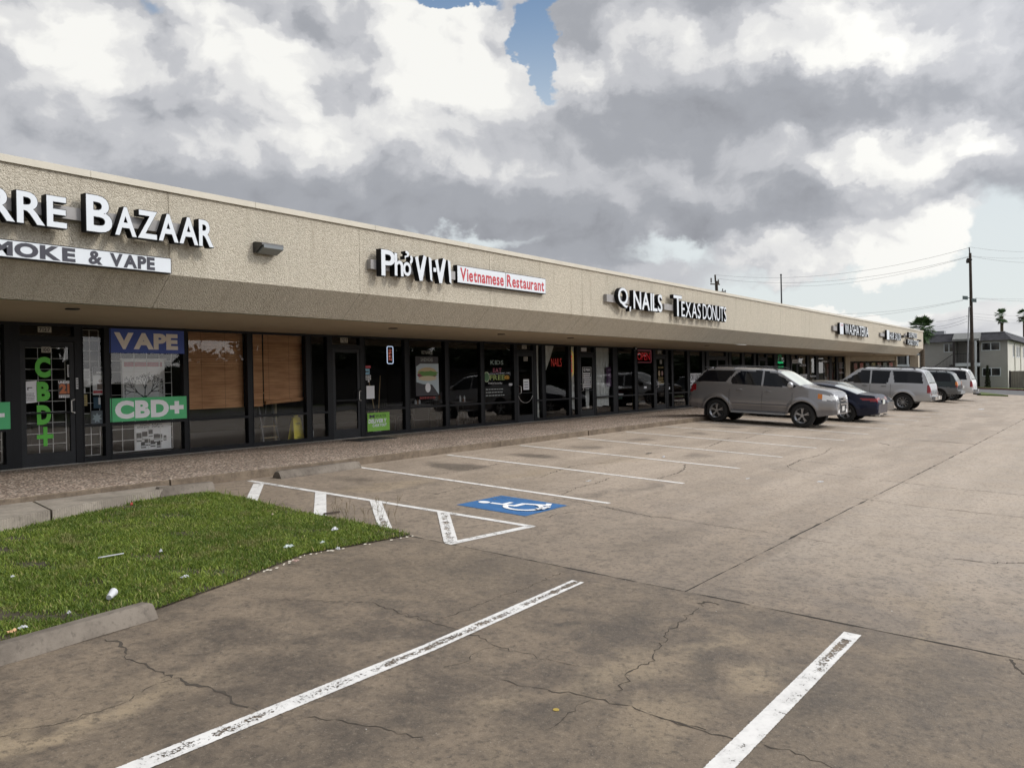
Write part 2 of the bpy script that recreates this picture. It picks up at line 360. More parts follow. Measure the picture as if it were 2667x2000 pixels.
def paint(name, c, seed=0., wearamt=.5):
    """road paint: flakes away in patches, ragged at both edges (UV u runs across the stripe)"""
    m, n, b = nmat(name, rough=.6, spec=.4); P = n.vm('ADD', n.coord(), (seed, seed*.7, 0.))
    u = n.sep(n.coord('UV'))[0]; a = n.noise(P, 9., 6, .7); c2 = n.noise(P, 48., 5, .72); lowf = n.noise(P, .9, 3, .5)
    edge = n.m('ABSOLUTE', n.m('SUBTRACT', u, .5))
    mid = n.ramp(edge, .12, .36, 1., 0.)
    thr = n.m('SUBTRACT', .635 - .02*wearamt, n.m('MULTIPLY', n.m('MULTIPLY', mid, n.m('MAXIMUM', n.ramp(lowf, .42, .62), n.m('MULTIPLY', n.ramp(n.sep(n.coord())[0], 5.5, 6.5, 0., 1.6 if seed == 3.7 else 0.), n.ramp(n.sep(n.coord())[0], 6.655, 6.635)))), .085*wearamt))
    flake = n.ramp(n.m('SUBTRACT', n.m('ADD', n.m('MULTIPLY', a, .45), n.m('MULTIPLY', c2, .57)), thr), -.012, .012)
    rag = n.ramp(n.m('ADD', edge, n.m('MULTIPLY', n.m('SUBTRACT', c2, .5), .14)), .475, .49)
    gone = n.m('MAXIMUM', flake, rag)
    n.put(b.inputs['Base Color'], n.mix(n.ramp(a, .35, .65, 0., .5), c, tuple(v*.66 for v in c)))
    tr = n.new('ShaderNodeBsdfTransparent'); mx = n.new('ShaderNodeMixShader'); n.put(mx.inputs[0], gone)
    n.l.new(b.outputs[0], mx.inputs[1]); n.l.new(tr.outputs[0], mx.inputs[2]); n.l.new(mx.outputs[0], n.n['Material Output'].inputs[0])
    return m
def pane_glass(name, tint=.5, ior=1.75):
    m = bpy.data.materials.new(name); m.use_nodes = True; n = N(m.node_tree); n.n.remove(n.n['Principled BSDF'])
    fr = n.new('ShaderNodeFresnel'); n.put(fr.inputs['IOR'], ior)
    g = n.new('ShaderNodeBsdfGlossy'); g.inputs['Roughness'].default_value = .012; g.inputs['Color'].default_value = (.95, .93, .90, 1)
    bp = n.new('ShaderNodeBump'); bp.inputs['Strength'].default_value = .035; bp.inputs['Distance'].default_value = .05
    n.put(bp.inputs['Height'], n.noise(n.coord(), 1.3, 2, .5)); n.l.new(bp.outputs[0], g.inputs['Normal'])
    t = n.new('ShaderNodeBsdfTransparent'); t.inputs['Color'].default_value = (tint, tint*1.0, tint*.98, 1)
    mx = n.new('ShaderNodeMixShader'); n.put(mx.inputs[0], fr.outputs[0]); n.l.new(t.outputs[0], mx.inputs[1]); n.l.new(g.outputs[0], mx.inputs[2])
    n.l.new(mx.outputs[0], n.n['Material Output'].inputs[0]); return m
def bamboo():
    m, n, b = nmat('bamboo_slats', rough=.7, spec=.3); x, y, z = n.sep(n.coord())
    s = n.noise(n.comb(n.m('MULTIPLY', x, .8), 0., n.m('MULTIPLY', z, 60.)), 1., 3, .6); t = n.noise(n.comb(n.m('MULTIPLY', x, 1.5), 0., n.m('MULTIPLY', z, 9.)), 1., 3, .6)
    k = n.m('ADD', n.m('MULTIPLY', s, .6), n.m('MULTIPLY', t, .4)); th = n.m('FRACT', n.m('MULTIPLY', x, 1.75))
    base = n.mix(n.ramp(k, .3, .7), (.40, .19, .09), (.80, .46, .25)); base = n.mix(n.ramp(th, .0, .025, .75, 0.), base, (.10, .045, .02))
    n.put(b.inputs['Base Color'], base); bump(n, b, s, .5, .01)
    return m
def grassmat():
    m, n, b = nmat('grass_blades', rough=.55, spec=.3); P = n.coord(); big = n.noise(P, 1.2, 4, .6); s = n.noise(P, 24., 3, .6)
    i = n.new('ShaderNodeNewGeometry').outputs['Random Per Island']
    base = n.mix(n.ramp(i, 0., 1.), (.075, .132, .018), (.31, .385, .065)); base = n.mix(n.ramp(big, .35, .66, 0., .6), base, (.075, .125, .018))
    base = n.mix(n.ramp(n.noise(P, 2.6, 5, .65), .54, .68, 0., .65), base, (.23, .215, .085)); base = n.mix(n.ramp(n.noise(P, 6.5, 4, .6), .55, .66, 0., .5), base, (.045, .095, .012)); base = n.mix(n.ramp(i, .93, .95, 0., .8), base, (.40, .33, .15))
    n.put(b.inputs['Base Color'], base)
    tl = n.new('ShaderNodeBsdfTranslucent'); n.put(tl.inputs['Color'], base); ad = n.new('ShaderNodeMixShader'); ad.inputs[0].default_value = .35
    n.l.new(b.outputs[0], ad.inputs[1]); n.l.new(tl.outputs[0], ad.inputs[2]); n.l.new(ad.outputs[0], n.n['Material Output'].inputs[0])
    return m
MT = dict(lot=concrete_lot(), peb=pebbles(), kerb=kerb_mat('kerb_concrete', (.185, .145, .105), (.10, .076, .055)), slab=kerb_mat('broomed_concrete', (.30, .265, .22), (.20, .175, .145), True),
          stop=kerb_mat('wheel_stop_concrete', (.18, .155, .128), (.105, .088, .072)), stucco=stucco(), line=paint('white_stall_paint', (.72, .70, .67), 0., .7), line2=paint('worn_white_paint', (.66, .65, .63), 3.7, 1.25),
          blue=paint('blue_paint', (.030, .13, .32), 9.1, .8), glass=pane_glass('shop_glass', .96, 1.56), blind=bamboo(), grass=grassmat(),
          frame=wear('dark_bronze_aluminium', (.006, .0065, .008), .15, .5, spec=.22), frame2=wear('dark_grey_aluminium', (.017, .018, .020), .2, .5, spec=.25), soffit=wear('painted_soffit', (.36, .30, .215), .05, .8),
          coping=wear('beige_metal_coping', (.52, .485, .405), .05, .5), crack=mat('crack_dirt', (.052, .042, .032), 1.), joint=mat('joint_dirt', (.028, .023, .018), 1.), white=mat('sign_face_white', (.60, .635, .67), .4),
          black=mat('sign_return_black', (.006, .006, .007), .6, spec=.2), grey=wear('raceway_grey', (.30, .29, .285), .1, .5), soil=wear('soil', (.055, .045, .028), .2, .95))
# ------------------------------------------------------------------ ground
def sheet(name, xs, ys, dz, m, kind='structure', zf=lotz):
    a = MB(); 
    for i in range(len(xs)-1):
        for j in range(len(ys)-1):
            a.face([(xs[i], ys[j], zf(ys[j])+dz), (xs[i+1], ys[j], zf(ys[j])+dz), (xs[i+1], ys[j+1], zf(ys[j+1])+dz), (xs[i], ys[j+1], zf(ys[j+1])+dz)])
    o = a.build(name, m); o['kind'] = kind; return o
mg, n_, b_ = nmat('far_ground', rough=.95); P_ = n_.coord()
n_.put(b_.inputs['Base Color'], n_.mix(n_.ramp(n_.noise(P_, .05, 5, .6), .4, .6), (.055, .095, .025), (.13, .12, .07)))
tag(sheet('ground', (-1500, 2600), (-1600, -9, YK, 1600), -.02, mg), 'open ground around the car park reaching to the horizon')
LOT = tag(sheet('parking_lot', (-30, 76), (-24, -9, YK+.01), 0., MT['lot']), 'stained tan and brown concrete car park with cracks, joints and painted stalls')
asph = wear('asphalt', (.115, .115, .118), .25, .9, sc=2.)
tag(sheet('road', (70., 82.6), (-60, -9, YK, 70), .006, asph), 'grey asphalt side road beyond the far end of the car park')
tag(sheet('street', (-400, 400), (-36, -26), .006, asph), 'asphalt street running past the front of the car park')
def strip(pts, w, z=.004, name='stall_line', m=None, jag=0., seg=0, parent=None, wend=None):
    """painted or cracked ribbon that follows the lot"""
    P = [Vector((p[0], p[1])) for p in pts]
    if seg:
        Q = []
        for a, b in zip(P, P[1:]):
            k = max(1, int((b-a).length/seg))
            for i in range(k):
                t = i/k; p = a.lerp(b, t)
                if i: p = p + (b-a).normalized().orthogonal()*random.gauss(0, jag)
                Q.append(p)
        Q.append(P[-1]); P = Q
    a = MB(); L = 0.; R_ = []
    for i, p in enumerate(P):
        d = (P[min(i+1, len(P)-1)]-P[max(i-1, 0)]).normalized(); nn = Vector((-d.y, d.x)); t = i/max(1, len(P)-1)
        ww = w if wend is None else w+(wend-w)*t
        if jag: ww *= random.choice((.12, .4, 1., .8, 1.7, .6))
        l, r = p+nn*ww/2, p-nn*ww/2; R_.append((l, r, L)); L += (P[min(i+1, len(P)-1)]-p).length
    for (l0, r0, s0), (l1, r1, s1) in zip(R_, R_[1:]):
        a.face([(r0.x, r0.y, lotz(r0.y)+z), (r1.x, r1.y, lotz(r1.y)+z), (l1.x, l1.y, lotz(l1.y)+z), (l0.x, l0.y, lotz(l0.y)+z)], uv=[(0.001, s0), (0.001, s1), (1, s1), (1, s0)])
    if name is None: return a
    return a.build(name, m or MT['line'], parent if parent is not None else LOT, merge=False)
# stalls against the kerb
for X0 in (10.52, 13.08, 15.68, 18.22, 20.78, 23.38, 26.02, 28.62, 31.2, 33.75, 36.3, 38.9, 41.45, 44.0, 46.6, 49.2, 51.8, 54.4, 57.0, 59.6):
    strip([(X0, 11.2), (X0+.02, 8.5), (X0, 5.95)], .105)
strip([(8.22, 11.18), (8.33, 8.5), (8.43, 5.86)], .11, m=MT['line2'])
strip([(7.02, 6.03), (8.47, 5.88)], .11, m=MT['line2'])
for a_, b_ in (((8.14, 10.84), (7.12, 9.66)), ((8.29, 9.58), (7.12, 8.25)), ((8.33, 8.48), (7.13, 7.1)), ((8.36, 7.25), (7.1, 6.05))):
    strip([a_, ((a_[0]+b_[0])/2, (a_[1]+b_[1])/2), b_], .165, z=.007, name='hatch_stripe', m=MT['line2'])
# the two near stalls
for q0, q1 in (((2.24, 4.03), (6.68, 4.13)), ((3.6, 1.70), (6.83, 1.70))):
    strip([(q0[0]-3, q0[1]), (q0[0], q0[1]), ((q0[0]+q1[0])/2, q0[1]), q1], .135, m=MT['line2'])
strip([(1.2, -.68), (6.8, -.68)], .135, m=MT['line2'])
# wheelchair stall marking
def lotmesh(polys, name, m, z):
    a = MB()
    for P in polys: a.face([(x, y, lotz(y)+z) for x, y in P], uv=[(.5, .1+i) for i in range(len(P))])
    return a.build(name, m, LOT, merge=False)
bx0, bx1, by0, by1 = 8.90, 9.95, 6.30, 7.47
lotmesh([[(bx0, by0), (bx1, by0), (bx1, by1), (bx0, by1)]], 'blue_square', MT['blue'], .004)
U = lambda u, v: (bx0+u*(bx1-bx0), by0+v*(by1-by0))
def stroke(pts, w):
    out = []
    for (a, b) in zip(pts, pts[1:]):
        a = Vector(a); b = Vector(b); d = (b-a).normalized(); nn = Vector((-d.y, d.x))*w/2; e = d*w*.25
        out.append([U(*(a-nn-e)), U(*(b-nn+e)), U(*(b+nn+e)), U(*(a+nn-e))])
    return out
sym = [[U(.40+.075*math.cos(t), .86+.075*math.sin(t)) for t in [i*math.pi/9 for i in range(18)]]]
sym += stroke([(.42, .75), (.46, .44), (.66, .44), (.80, .17)], .075) + stroke([(.80, .17), (.90, .21)], .07) + stroke([(.44, .60), (.62, .60)], .06)
arc = [(.47+.23*math.cos(math.radians(t)), .32+.22*math.sin(math.radians(t))) for t in range(112, 352, 12)]
for k, q in enumerate(sym): lotmesh([q], 'wheelchair_symbol', MT['line'], .0082+.0004*k) if k < 0 else None
a_ = MB()
for k, q in enumerate(sym+stroke(arc, .065)): a_.face([(x, y, lotz(y)+.008+.00035*k) for x, y in q], uv=[(.5, .1+i) for i in range(len(q))])
a_.build('wheelchair_symbol', mat('symbol_white', (.78, .78, .78), .6), LOT, merge=False)
# joints between the slabs
strip([(7.04, 6.62), (7.045, 3.2), (7.05, -9), (7.05, -24)], .020, z=.0012, name='slab_joint', m=MT['joint'], jag=.002, seg=.12)
strip([(7.04, 3.21), (20, 3.09), (76, 2.85)], .022, z=.0012, name='slab_joint', m=MT['joint'], jag=.003, seg=.2)
def PX(l, s, ox, oy): return [gnd(ox+x/s, oy+y/s)[:2] for x, y in l]
def crack(l, s, ox, oy, w=.012, wend=None, jag=.016, seg=.04): wend = None if wend is None else wend*.72; strip(PX(l, s, ox, oy), w*.72, .0016, 'crack', MT['crack'], jag, seg, wend=wend)
A_ = (2.0109, 0, 1200); B_ = (2.212, 500, 1150); C_ = (2.37, 1100, 1200); D_ = (2.0109, 1567, 1200); E_ = (4.424, 1250, 1100); G_ = (5.53, 900, 1150); H_ = (3.687, 1650, 1060); J_ = (4.737, 2200, 980)
crack([(550, 935), (635, 960), (650, 1025), (730, 1058), (800, 1090), (860, 1120), (970, 1158), (1110, 1190), (1170, 1210), (1210, 1250), (1300, 1290)], *A_, w=.022, wend=.026)
crack([(1300, 1290), (1400, 1320), (1600, 1345), (1860, 1375), (2000, 1395), (2080, 1430), (2212, 1445)], *A_, w=.010)
crack([(380, 1320), (560, 1370), (800, 1425), (950, 1440), (1080, 1470), (1290, 1510), (1480, 1590), (1640, 1630), (1750, 1659)], *C_, w=.009, wend=.018)
crack([(300, 1340), (440, 1385), (540, 1415), (690, 1455), (800, 1475), (940, 1510), (1060, 1540), (1150, 1575), (1210, 1609)], *D_, w=.016)
crack([(700, 1452), (800, 1474)], *D_, w=.05, wend=.02)
crack([(1180, 700), (1300, 710), (1500, 725), (1700, 738), (1950, 740), (2080, 790), (2212, 830)], *A_, w=.006, wend=.012)
crack([(1180, 985), (1380, 1040), (1530, 1080), (1600, 1100), (1700, 1150), (1760, 1180), (1900, 1215), (2100, 1265), (2212, 1290)], *B_, w=.012, wend=.006)
crack([(1400, 1035), (1500, 1000), (1700, 920), (1870, 865), (1960, 830), (2080, 770), (2160, 750)], *B_, w=.010)
crack([(1740, 870), (1690, 920), (1600, 990), (1500, 1060), (1510, 1110), (1460, 1160), (1400, 1240), (1330, 1280), (1260, 1310), (1240, 1370), (1180, 1420)], *C_, w=.015)
crack([(1700, 880), (1780, 872), (1830, 888)], *C_, w=.05, wend=.02)
crack([(1040, 1475), (960, 1505), (870, 1590), (780, 1655)], *C_, w=.008)
crack([(450, 1140), (340, 1180), (240, 1250), (130, 1275)], *C_, w=.007)
crack([(1110, 280), (1200, 300), (1400, 340), (1650, 370), (1850, 405), (2130, 440)], *C_, w=.010)
crack([(0, 240), (200, 285), (470, 320), (700, 355), (930, 385), (980, 395), (1210, 430)], *D_, w=.008)
crack([(760, 1100), (870, 1060), (1000, 1040), (1200, 1020), (1340, 990)], *E_, w=.014)
crack([(930, 850), (1010, 800), (1080, 770), (1150, 745), (1250, 720), (1380, 690), (1500, 640)], *E_, w=.024)
crack([(0, 525), (150, 490), (340, 455), (520, 420), (670, 385), (790, 360)], *E_, w=.014)
crack([(700, 630), (800, 590), (930, 545), (1080, 500), (1250, 475), (1540, 460)], *E_, w=.020)
crack([(850, 870), (1000, 895), (1250, 935), (1300, 960), (1450, 970), (1620, 1010), (1900, 1065), (2212, 1100)], *E_, w=.014)
crack([(1190, 495), (1290, 465), (1600, 435), (1900, 380), (2212, 320)], *G_, w=.015)
crack([(880, 845), (1050, 805), (1250, 770), (1400, 735), (1550, 690), (1700, 645), (1830, 625)], *G_, w=.013)
crack([(0, 560), (400, 560), (700, 545), (1000, 508)], *G_, w=.007)
crack([(230, 690), (330, 660), (430, 630), (480, 600), (490, 550)], *H_, w=.03)
crack([(680, 395), (800, 350), (860, 320), (930, 295), (1000, 300), (1060, 305), (1150, 275), (1240, 255), (1270, 230), (1340, 215)], *H_, w=.026)
crack([(1330, 595), (1490, 590), (1480, 565), (1600, 510), (1700, 485), (1820, 450), (1900, 390)], *H_, w=.022)
crack([(1490, 590), (1640, 622), (1940, 655), (2212, 690)], *H_, w=.022); crack([(1370, 483), (1680, 525), (2212, 580)], *H_, w=.012)
crack([(2145, 1040), (2160, 1060), (2195, 1100), (2240, 1130), (2250, 1250)], *D_, w=.022)
crack([(0, 1445), (120, 1400), (270, 1385), (480, 1320), (640, 1270), (740, 1215), (830, 1165), (900, 1145)], *A_, w=.006)
crack([(1500, 105), (1800, 140), (2212, 180)], *D_, w=.026); crack([(1335, 195), (1700, 242), (2212, 298)], *D_, w=.024); crack([(1810, 510), (2050, 535), (2212, 535)], *D_, w=.022)
for l, w in (([(1440, 485), (2212, 525)], .05), ([(1400, 648), (1905, 678)], .05), ([(860, 790), (1200, 803), (1600, 838)], .11), ([(1050, 930), (1350, 965)], .05), ([(800, 604), (920, 600), (1140, 630)], .04), ([(430, 820), (680, 885)], .03)):
    crack(l, *J_, w=w, jag=.02, seg=.2)
# pavement in front of the shops, one slab per pour
cuts = [1.0, 6.95, 11.2, 15.1, 19.0, 22.9, 27.0, 31, 35, 39, 43, 47, 51, 55, 59, XE+.6]
pv = bpy.data.objects.new('sidewalk', None); COL.objects.link(pv); pv['kind'] = 'structure'; pv['label'] = 'pebbly exposed-aggregate walk with a kerb under the canopy'
for x0, x1 in zip(cuts, cuts[1:]):
    a = MB(); y0 = YK+random.uniform(-.012, .012); e = .009
    a.face([(x0+e, y0+.015, 0), (x1-e, y0+.015, 0), (x1-e, D+.1, .0), (x0+e, D+.1, .0)]); a.build('paving_slab', MT['peb'], pv)
    k = MB(); seg = 8; xs = [x0+e+(x1-x0-2*e)*i/seg for i in range(seg+1)]
    for p, q in zip(xs, xs[1:]):
        j = [random.uniform(-.006, .006) for _ in range(1)]
        k.face([(p, y0, -.2), (q, y0, -.2), (q, y0, -.012), (p, y0, -.012)]); k.face([(p, y0, -.012), (q, y0, -.012), (q, y0+.0165, .001), (p, y0+.0165, .001)])
    k.face([(x0+e, y0, -.2), (x0+e, y0, -.012), (x0+e, y0+.0165, .001), (x0+e, D, .0), (x0+e, D, -.2)]); k.face([(x1-e, y0, -.2), (x1-e, y0, -.012), (x1-e, y0+.0165, .001), (x1-e, D, .0), (x1-e, D, -.2)])
    k.build('kerb_face', MT['kerb'], pv, smooth=40)
a = MB(); a.box(1, XE+.5, YK+.03, D, -.25, -.03); a.build('joint_fill', MT['soil'], pv)
a = MB(); a.box(1, XE, D-.16, D-.055, -.02, .012); a.build('threshold_strip', wear('pale_sill', (.30, .28, .24), .2, .8), pv)
# broom-finished slab between the walk and the grass
a = MB()
for P in ([(1.0, 8.95), (4.73, 10.25), (4.98, 11.28), (1.0, 11.28)], [(4.76, 10.26), (5.9, 10.66), (6.75, 10.93), (6.95, 11.05), (6.72, 11.27), (5.01, 11.28)]):
    T = [(x, y, -.06) for x, y in P]; B = [(x, y, -.35) for x, y in P]
    a.face(T); 
    for i in range(len(P)): a.face([B[i], B[(i+1) % len(P)], T[(i+1) % len(P)], T[i]])
o = a.build('broomed_slab', MT['slab']); o['kind'] = 'structure'; o['label'] = 'grooved pale concrete slab below the walk, beside the grass'
# grass bed
GP = [(.4, 8.75), (4.73, 10.20), (6.5, 10.8), (6.95, 10.83), (7.16, 10.5), (7.15, 9.9), (7.11, 9.2), (7.06, 8.4), (7.09, 7.5), (7.06, 6.62), (6.3, 6.72), (5.66, 6.82), (4.7, 6.52), (3.72, 6.28), (2.4, 6.12), (.4, 6.1)]
def inside(x, y):
    r = np.zeros(x.shape, bool); j = len(GP)-1
    for i in range(len(GP)):
        xi, yi = GP[i]; xj, yj = GP[j]
        c = ((yi > y) != (yj > y)) & (x < (xj-xi)*(y-yi)/(yj-yi+1e-12)+xi); r ^= c; j = i
    return r
a = MB(); a.face([(x, y, lotz(y)+.012) for x, y in GP]); o = a.build('soil_bed', MT['soil']); o['kind'] = 'structure'; o['label'] = 'dark soil under the grass'
def grass(name, n, x0, x1, y0, y1, test, hmin=.014, hmax=.036, wid=.0042):
    x = RNG.uniform(x0, x1, n*2); y = RNG.uniform(y0, y1, n*2); dens = .62+.5*np.sin(x*3.3+1.7*np.sin(y*2.9))*np.cos(y*3.7+1.2*np.sin(x*4.1))+.25*np.sin(x*11+y*7); k = test(x, y) & (RNG.uniform(0, 1, n*2) < dens+(.35 if 'fringe' in name else .12)); x, y = x[k][:n], y[k][:n]; n = len(x)
    z = np.array([lotz(v) for v in np.linspace(-30, 12, 4000)]); z = np.interp(y, np.linspace(-30, 12, 4000), z)+.008
    patch = .5+.35*np.sin(x*2.1+1.3*np.sin(y*1.7))*np.cos(y*2.6+np.sin(x*3.1))+.35*np.sin(x*9.1+2*np.sin(y*7.))*np.cos(y*8.3+1.7*np.sin(x*6.1))
    h = RNG.uniform(hmin, hmax, n)*(.75+.5*patch)*RNG.choice([1, 1, 1, 1.6], n); t = RNG.uniform(0, 2*np.pi, n); l = RNG.uniform(.2, 1.1, n)*h; w = wid*RNG.uniform(.6, 1.4, n)
    c, s = np.cos(t), np.sin(t); t2 = t+RNG.uniform(-1.3, 1.3, n)+1.57; dx, dy = np.cos(t2), np.sin(t2)
    V = np.zeros((n, 5, 3)); 
    V[:, 0] = np.stack([x-c*w, y-s*w, z], 1); V[:, 1] = np.stack([x+c*w, y+s*w, z], 1)
    mx, my, mz = x+dx*l*.35, y+dy*l*.35, z+h*.6
    V[:, 2] = np.stack([mx+c*w*.8, my+s*w*.8, mz], 1); V[:, 3] = np.stack([mx-c*w*.8, my-s*w*.8, mz], 1); V[:, 4] = np.stack([x+dx*l, y+dy*l, z+h], 1)
    me = bpy.data.meshes.new(name); me.vertices.add(n*5); me.vertices.foreach_set('co', V.ravel())
    b = (np.arange(n)*5)[:, None]; loops = np.concatenate([b+np.array([0, 1, 2, 3]), b+np.array([3, 2, 4])], 1).ravel()
    me.loops.add(n*7); me.loops.foreach_set('vertex_index', loops.astype(np.int32)); me.polygons.add(n*2)
    st = (np.arange(n)*7)[:, None]+np.array([0, 4]); me.polygons.foreach_set('loop_start', st.ravel().astype(np.int32)); me.polygons.foreach_set('loop_total', np.tile([4, 3], n).astype(np.int32))
    me.update(calc_edges=True); me.materials.append(MT['grass']); o = bpy.data.objects.new(name, me); COL.objects.link(o); return o
g_ = grass('grass', 240000, .4, 7.5, 6.1, 10.7, inside); tag(g_, 'bright green patchy grass island with litter beside the walk', 'grass', kind='stuff')
def edge_test(x, y):   # tufts that lean out over the edge of the bed
    return inside(x, y) & ~inside(x+.09, y) | inside(x, y) & ~inside(x, y+.09) | inside(x, y) & ~inside(x, y-.07)
g_ = grass('grass_fringe', 15000, .4, 7.5, 6.1, 10.7, edge_test, .03, .08); tag(g_, 'longer grass tufts along the edge of the grass island', 'grass', kind='stuff')
# dry seed stalks by the hatching
a = MB()
for i in range(26):
    x, y, _ = gnd(random.choice((930, 960, 985, 1000, 1020, 1040, 880, 900)) + random.uniform(-12, 14), random.uniform(1335, 1375)); z0 = lotz(y)
    p = Vector((x, y, z0)); q = p+Vector((random.uniform(-.06, .06), random.uniform(-.06, .06), random.uniform(.12, .24))); a.bar(p, q, .0016, 3, cap=False)
    for k in range(3): a.bar(q-(q-p)*random.uniform(0, .35), q+Vector((random.uniform(-.045, .045), random.uniform(-.045, .045), random.uniform(.0, .05))), .0016, 3, cap=False)
tag(a.build('seed_stalks', mat('dry_stalk', (.17, .13, .07), .9), merge=False), 'thin dry seed stalks sticking up at the grass edge', 'grass stalks', kind='stuff')
# wheel stops
def wheel_stop(name, a, b, label, hgt=.12, wd=.22):
    a = Vector(a); b = Vector(b); d = (b-a); L = d.length; ang = math.atan2(d.y, d.x); c = (a+b)/2
    sl = math.atan2(lotz(b.y)-lotz(a.y), L)
    prof = [(-wd/2, 0), (-wd*.30, hgt*.86), (-wd*.2, hgt), (wd*.2, hgt), (wd*.30, hgt*.86), (wd/2, 0)]
    m = MB(); R_ = []
    for t, k in ((-.5, .9), (-.485, 1.), (-.25, 1.), (0, 1.), (.25, 1.), (.485, 1.), (.5, .9)):
        R_.append([(t*L, y*(1 if z < .01 else k), z*k+random.uniform(-.002, .002)) for y, z in prof])
    m.loft(R_); o = m.build(name, MT['stop'], smooth=35); o.location = (c.x, c.y, lotz(c.y)-.004); o.rotation_euler = (0, -sl, ang)
    return tag(o, label, 'wheel stop', 'concrete wheel stops')
wheel_stop('wheel_stop', (8.68, 11.09, 0), (10.5, 11.13, 0), 'grey concrete wheel stop at the head of the wheelchair stall')
wheel_stop('wheel_stop', (1.65, 5.98, 0), (3.58, 6.17, 0), 'large concrete wheel stop along the near edge of the grass')
wheel_stop('wheel_stop', (6.5, 10.94, 0), (7.32, 10.86, 0), 'half-hidden wheel stop sunk behind the grass by the kerb', hgt=.13)
# ------------------------------------------------------------------ the shop row
MALL = thing('strip_mall', (XE/2, D, 0), 'long single-storey beige shop row with a sloped canopy and dark glass shopfronts', 'shop building')
def L_(o): return local(MALL, o)
a = MB()
seams = [-6, 0.8, 6.86, 10.62, 14.5, 18.4, 22.3, 26.2, 30.1, 34, 38, 42, 46, 50, 54, 58, 62, XE]
for x0, x1 in zip(seams, seams[1:]):
    g = .004
    a.face([(x0+g, FAS, BRK), (x1-g, FAS, BRK), (x1-g, FAS, TOP), (x0+g, FAS, TOP)]); a.face([(x0+g, SOF, HEAD+.01), (x1-g, SOF, HEAD+.01), (x1-g, FAS, BRK), (x0+g, FAS, BRK)])
    for xx, sgn in ((x0+g, 1), (x1-g, -1)): a.face([(xx, FAS, BRK), (xx, FAS, TOP), (xx, FAS+.02, TOP), (xx, FAS+.02, BRK), (xx, SOF+.02, HEAD+.01), (xx, SOF, HEAD+.01)])
a.box(-6, XE-.01, FAS+.012, FAS+.2, BRK+.02, TOP); a.face([(-6, SOF+.015, HEAD+.02), (XE, SOF+.015, HEAD+.02), (XE, FAS+.015, BRK), (-6, FAS+.015, BRK)])
# return at the far end
a.face([(XE, FAS, BRK), (XE, FAS+1.2, BRK), (XE, FAS+1.2, TOP), (XE, FAS, TOP)]); a.face([(XE, SOF, HEAD+.01), (XE, 24, HEAD+.01), (XE, 24, TOP), (XE, FAS, TOP), (XE, FAS, BRK)])
L_(a.build('fascia', MT['stucco']))
a = MB()
cs = [-6, 3.0, 5.72, 8.35, 11.0, 13.75, 16.4, 19.1, 21.8, 25, 28, 31, 34, 37.5, 41, 44.5, 48, 51.5, 55, 58.5, 62, XE+.05]
for x0, x1 in zip(cs, cs[1:]): a.box(x0+.004, x1-.004, FAS-.035, FAS+.32, TOP-.005, TOP+.085)
a.box(-6, XE+.04, FAS-.03, FAS+.3, TOP, TOP+.08)
L_(a.build('coping', MT['coping']))
a = MB(); a.face([(-6, SOF, HEAD), (XE, SOF, HEAD), (XE, D+.3, HEAD), (-6, D+.3, HEAD)]); L_(a.build('soffit', MT['soffit']))
a = MB(); a.box(-6, XE-.02, FAS+.3, 26, TOP-.35, TOP-.2); L_(a.build('roof', wear('gravel_roof', (.35, .34, .32), .1, .9)))
for x in (6.05, 13.0, 16.9, 20.2, 30, 44, 57): a = MB(); a.lathe([(0, 0), (.1, 0), (.1, .012), (.085, .016)], 16, (x, 12.6 if x > 8 else 12.3, HEAD-.016)); L_(a.build('soffit_vent', MT['frame2']))
a = MB(); a.box(XE-.42, XE, 11.36, 11.92, -.03, HEAD); L_(a.build('pillar', MT['stucco']))
brick = wear('painted_brick_pier', (.47, .42, .33), .08, .85, bmp=.3)
# interior shell
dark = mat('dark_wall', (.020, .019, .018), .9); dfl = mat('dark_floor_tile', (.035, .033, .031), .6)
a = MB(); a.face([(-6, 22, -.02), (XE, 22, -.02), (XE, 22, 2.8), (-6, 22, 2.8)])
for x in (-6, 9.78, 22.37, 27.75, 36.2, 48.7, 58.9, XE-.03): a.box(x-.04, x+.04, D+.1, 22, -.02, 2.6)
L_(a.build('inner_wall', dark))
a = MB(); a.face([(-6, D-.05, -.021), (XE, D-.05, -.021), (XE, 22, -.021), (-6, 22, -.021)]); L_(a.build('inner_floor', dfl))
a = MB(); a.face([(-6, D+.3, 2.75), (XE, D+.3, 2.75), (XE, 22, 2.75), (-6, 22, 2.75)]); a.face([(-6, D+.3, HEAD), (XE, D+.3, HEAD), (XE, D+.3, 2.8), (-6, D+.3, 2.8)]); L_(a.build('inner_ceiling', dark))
F0, F1, GY = D-.055, D+.055, D+.012
def glassbox(x0, x1, z0, z1, y=GY):
    a = MB(); a.face([(x0, y, z0), (x1, y, z0), (x1, y, z1), (x0, y, z1)]); return a
def window(x0, g0, g1, x1, rail=True, top=2.5):
    """frame from x0 to x1, glass from g0 to g1"""
    a = MB(); e = .0006
    a.box(x0+e, g0, F0, F1, 0, HEAD-.002); a.box(g1, x1-e, F0, F1, 0, HEAD-.002)
    a.box(g0, g1, F0+.002, F1, 0, .10); a.box(g0, g1, F0+.002, F1, top-.01, HEAD-.002)
    a.box(g0, g0+.012, F0-.012, F0, .0, HEAD-.01, 1)
    if rail: a.box(g0, g1, F0-.004, F1, .655, .705)
    fr = L_(a.build('window', [MT['frame'], MT['frame2']]))
    for z0, z1 in (((.10, .655), (.705, top-.01)) if rail else ((.10, top-.01),)):
        p = glassbox(g0, g1, z0, z1).build('pane', MT['glass'], merge=False); p.parent = fr
    return fr
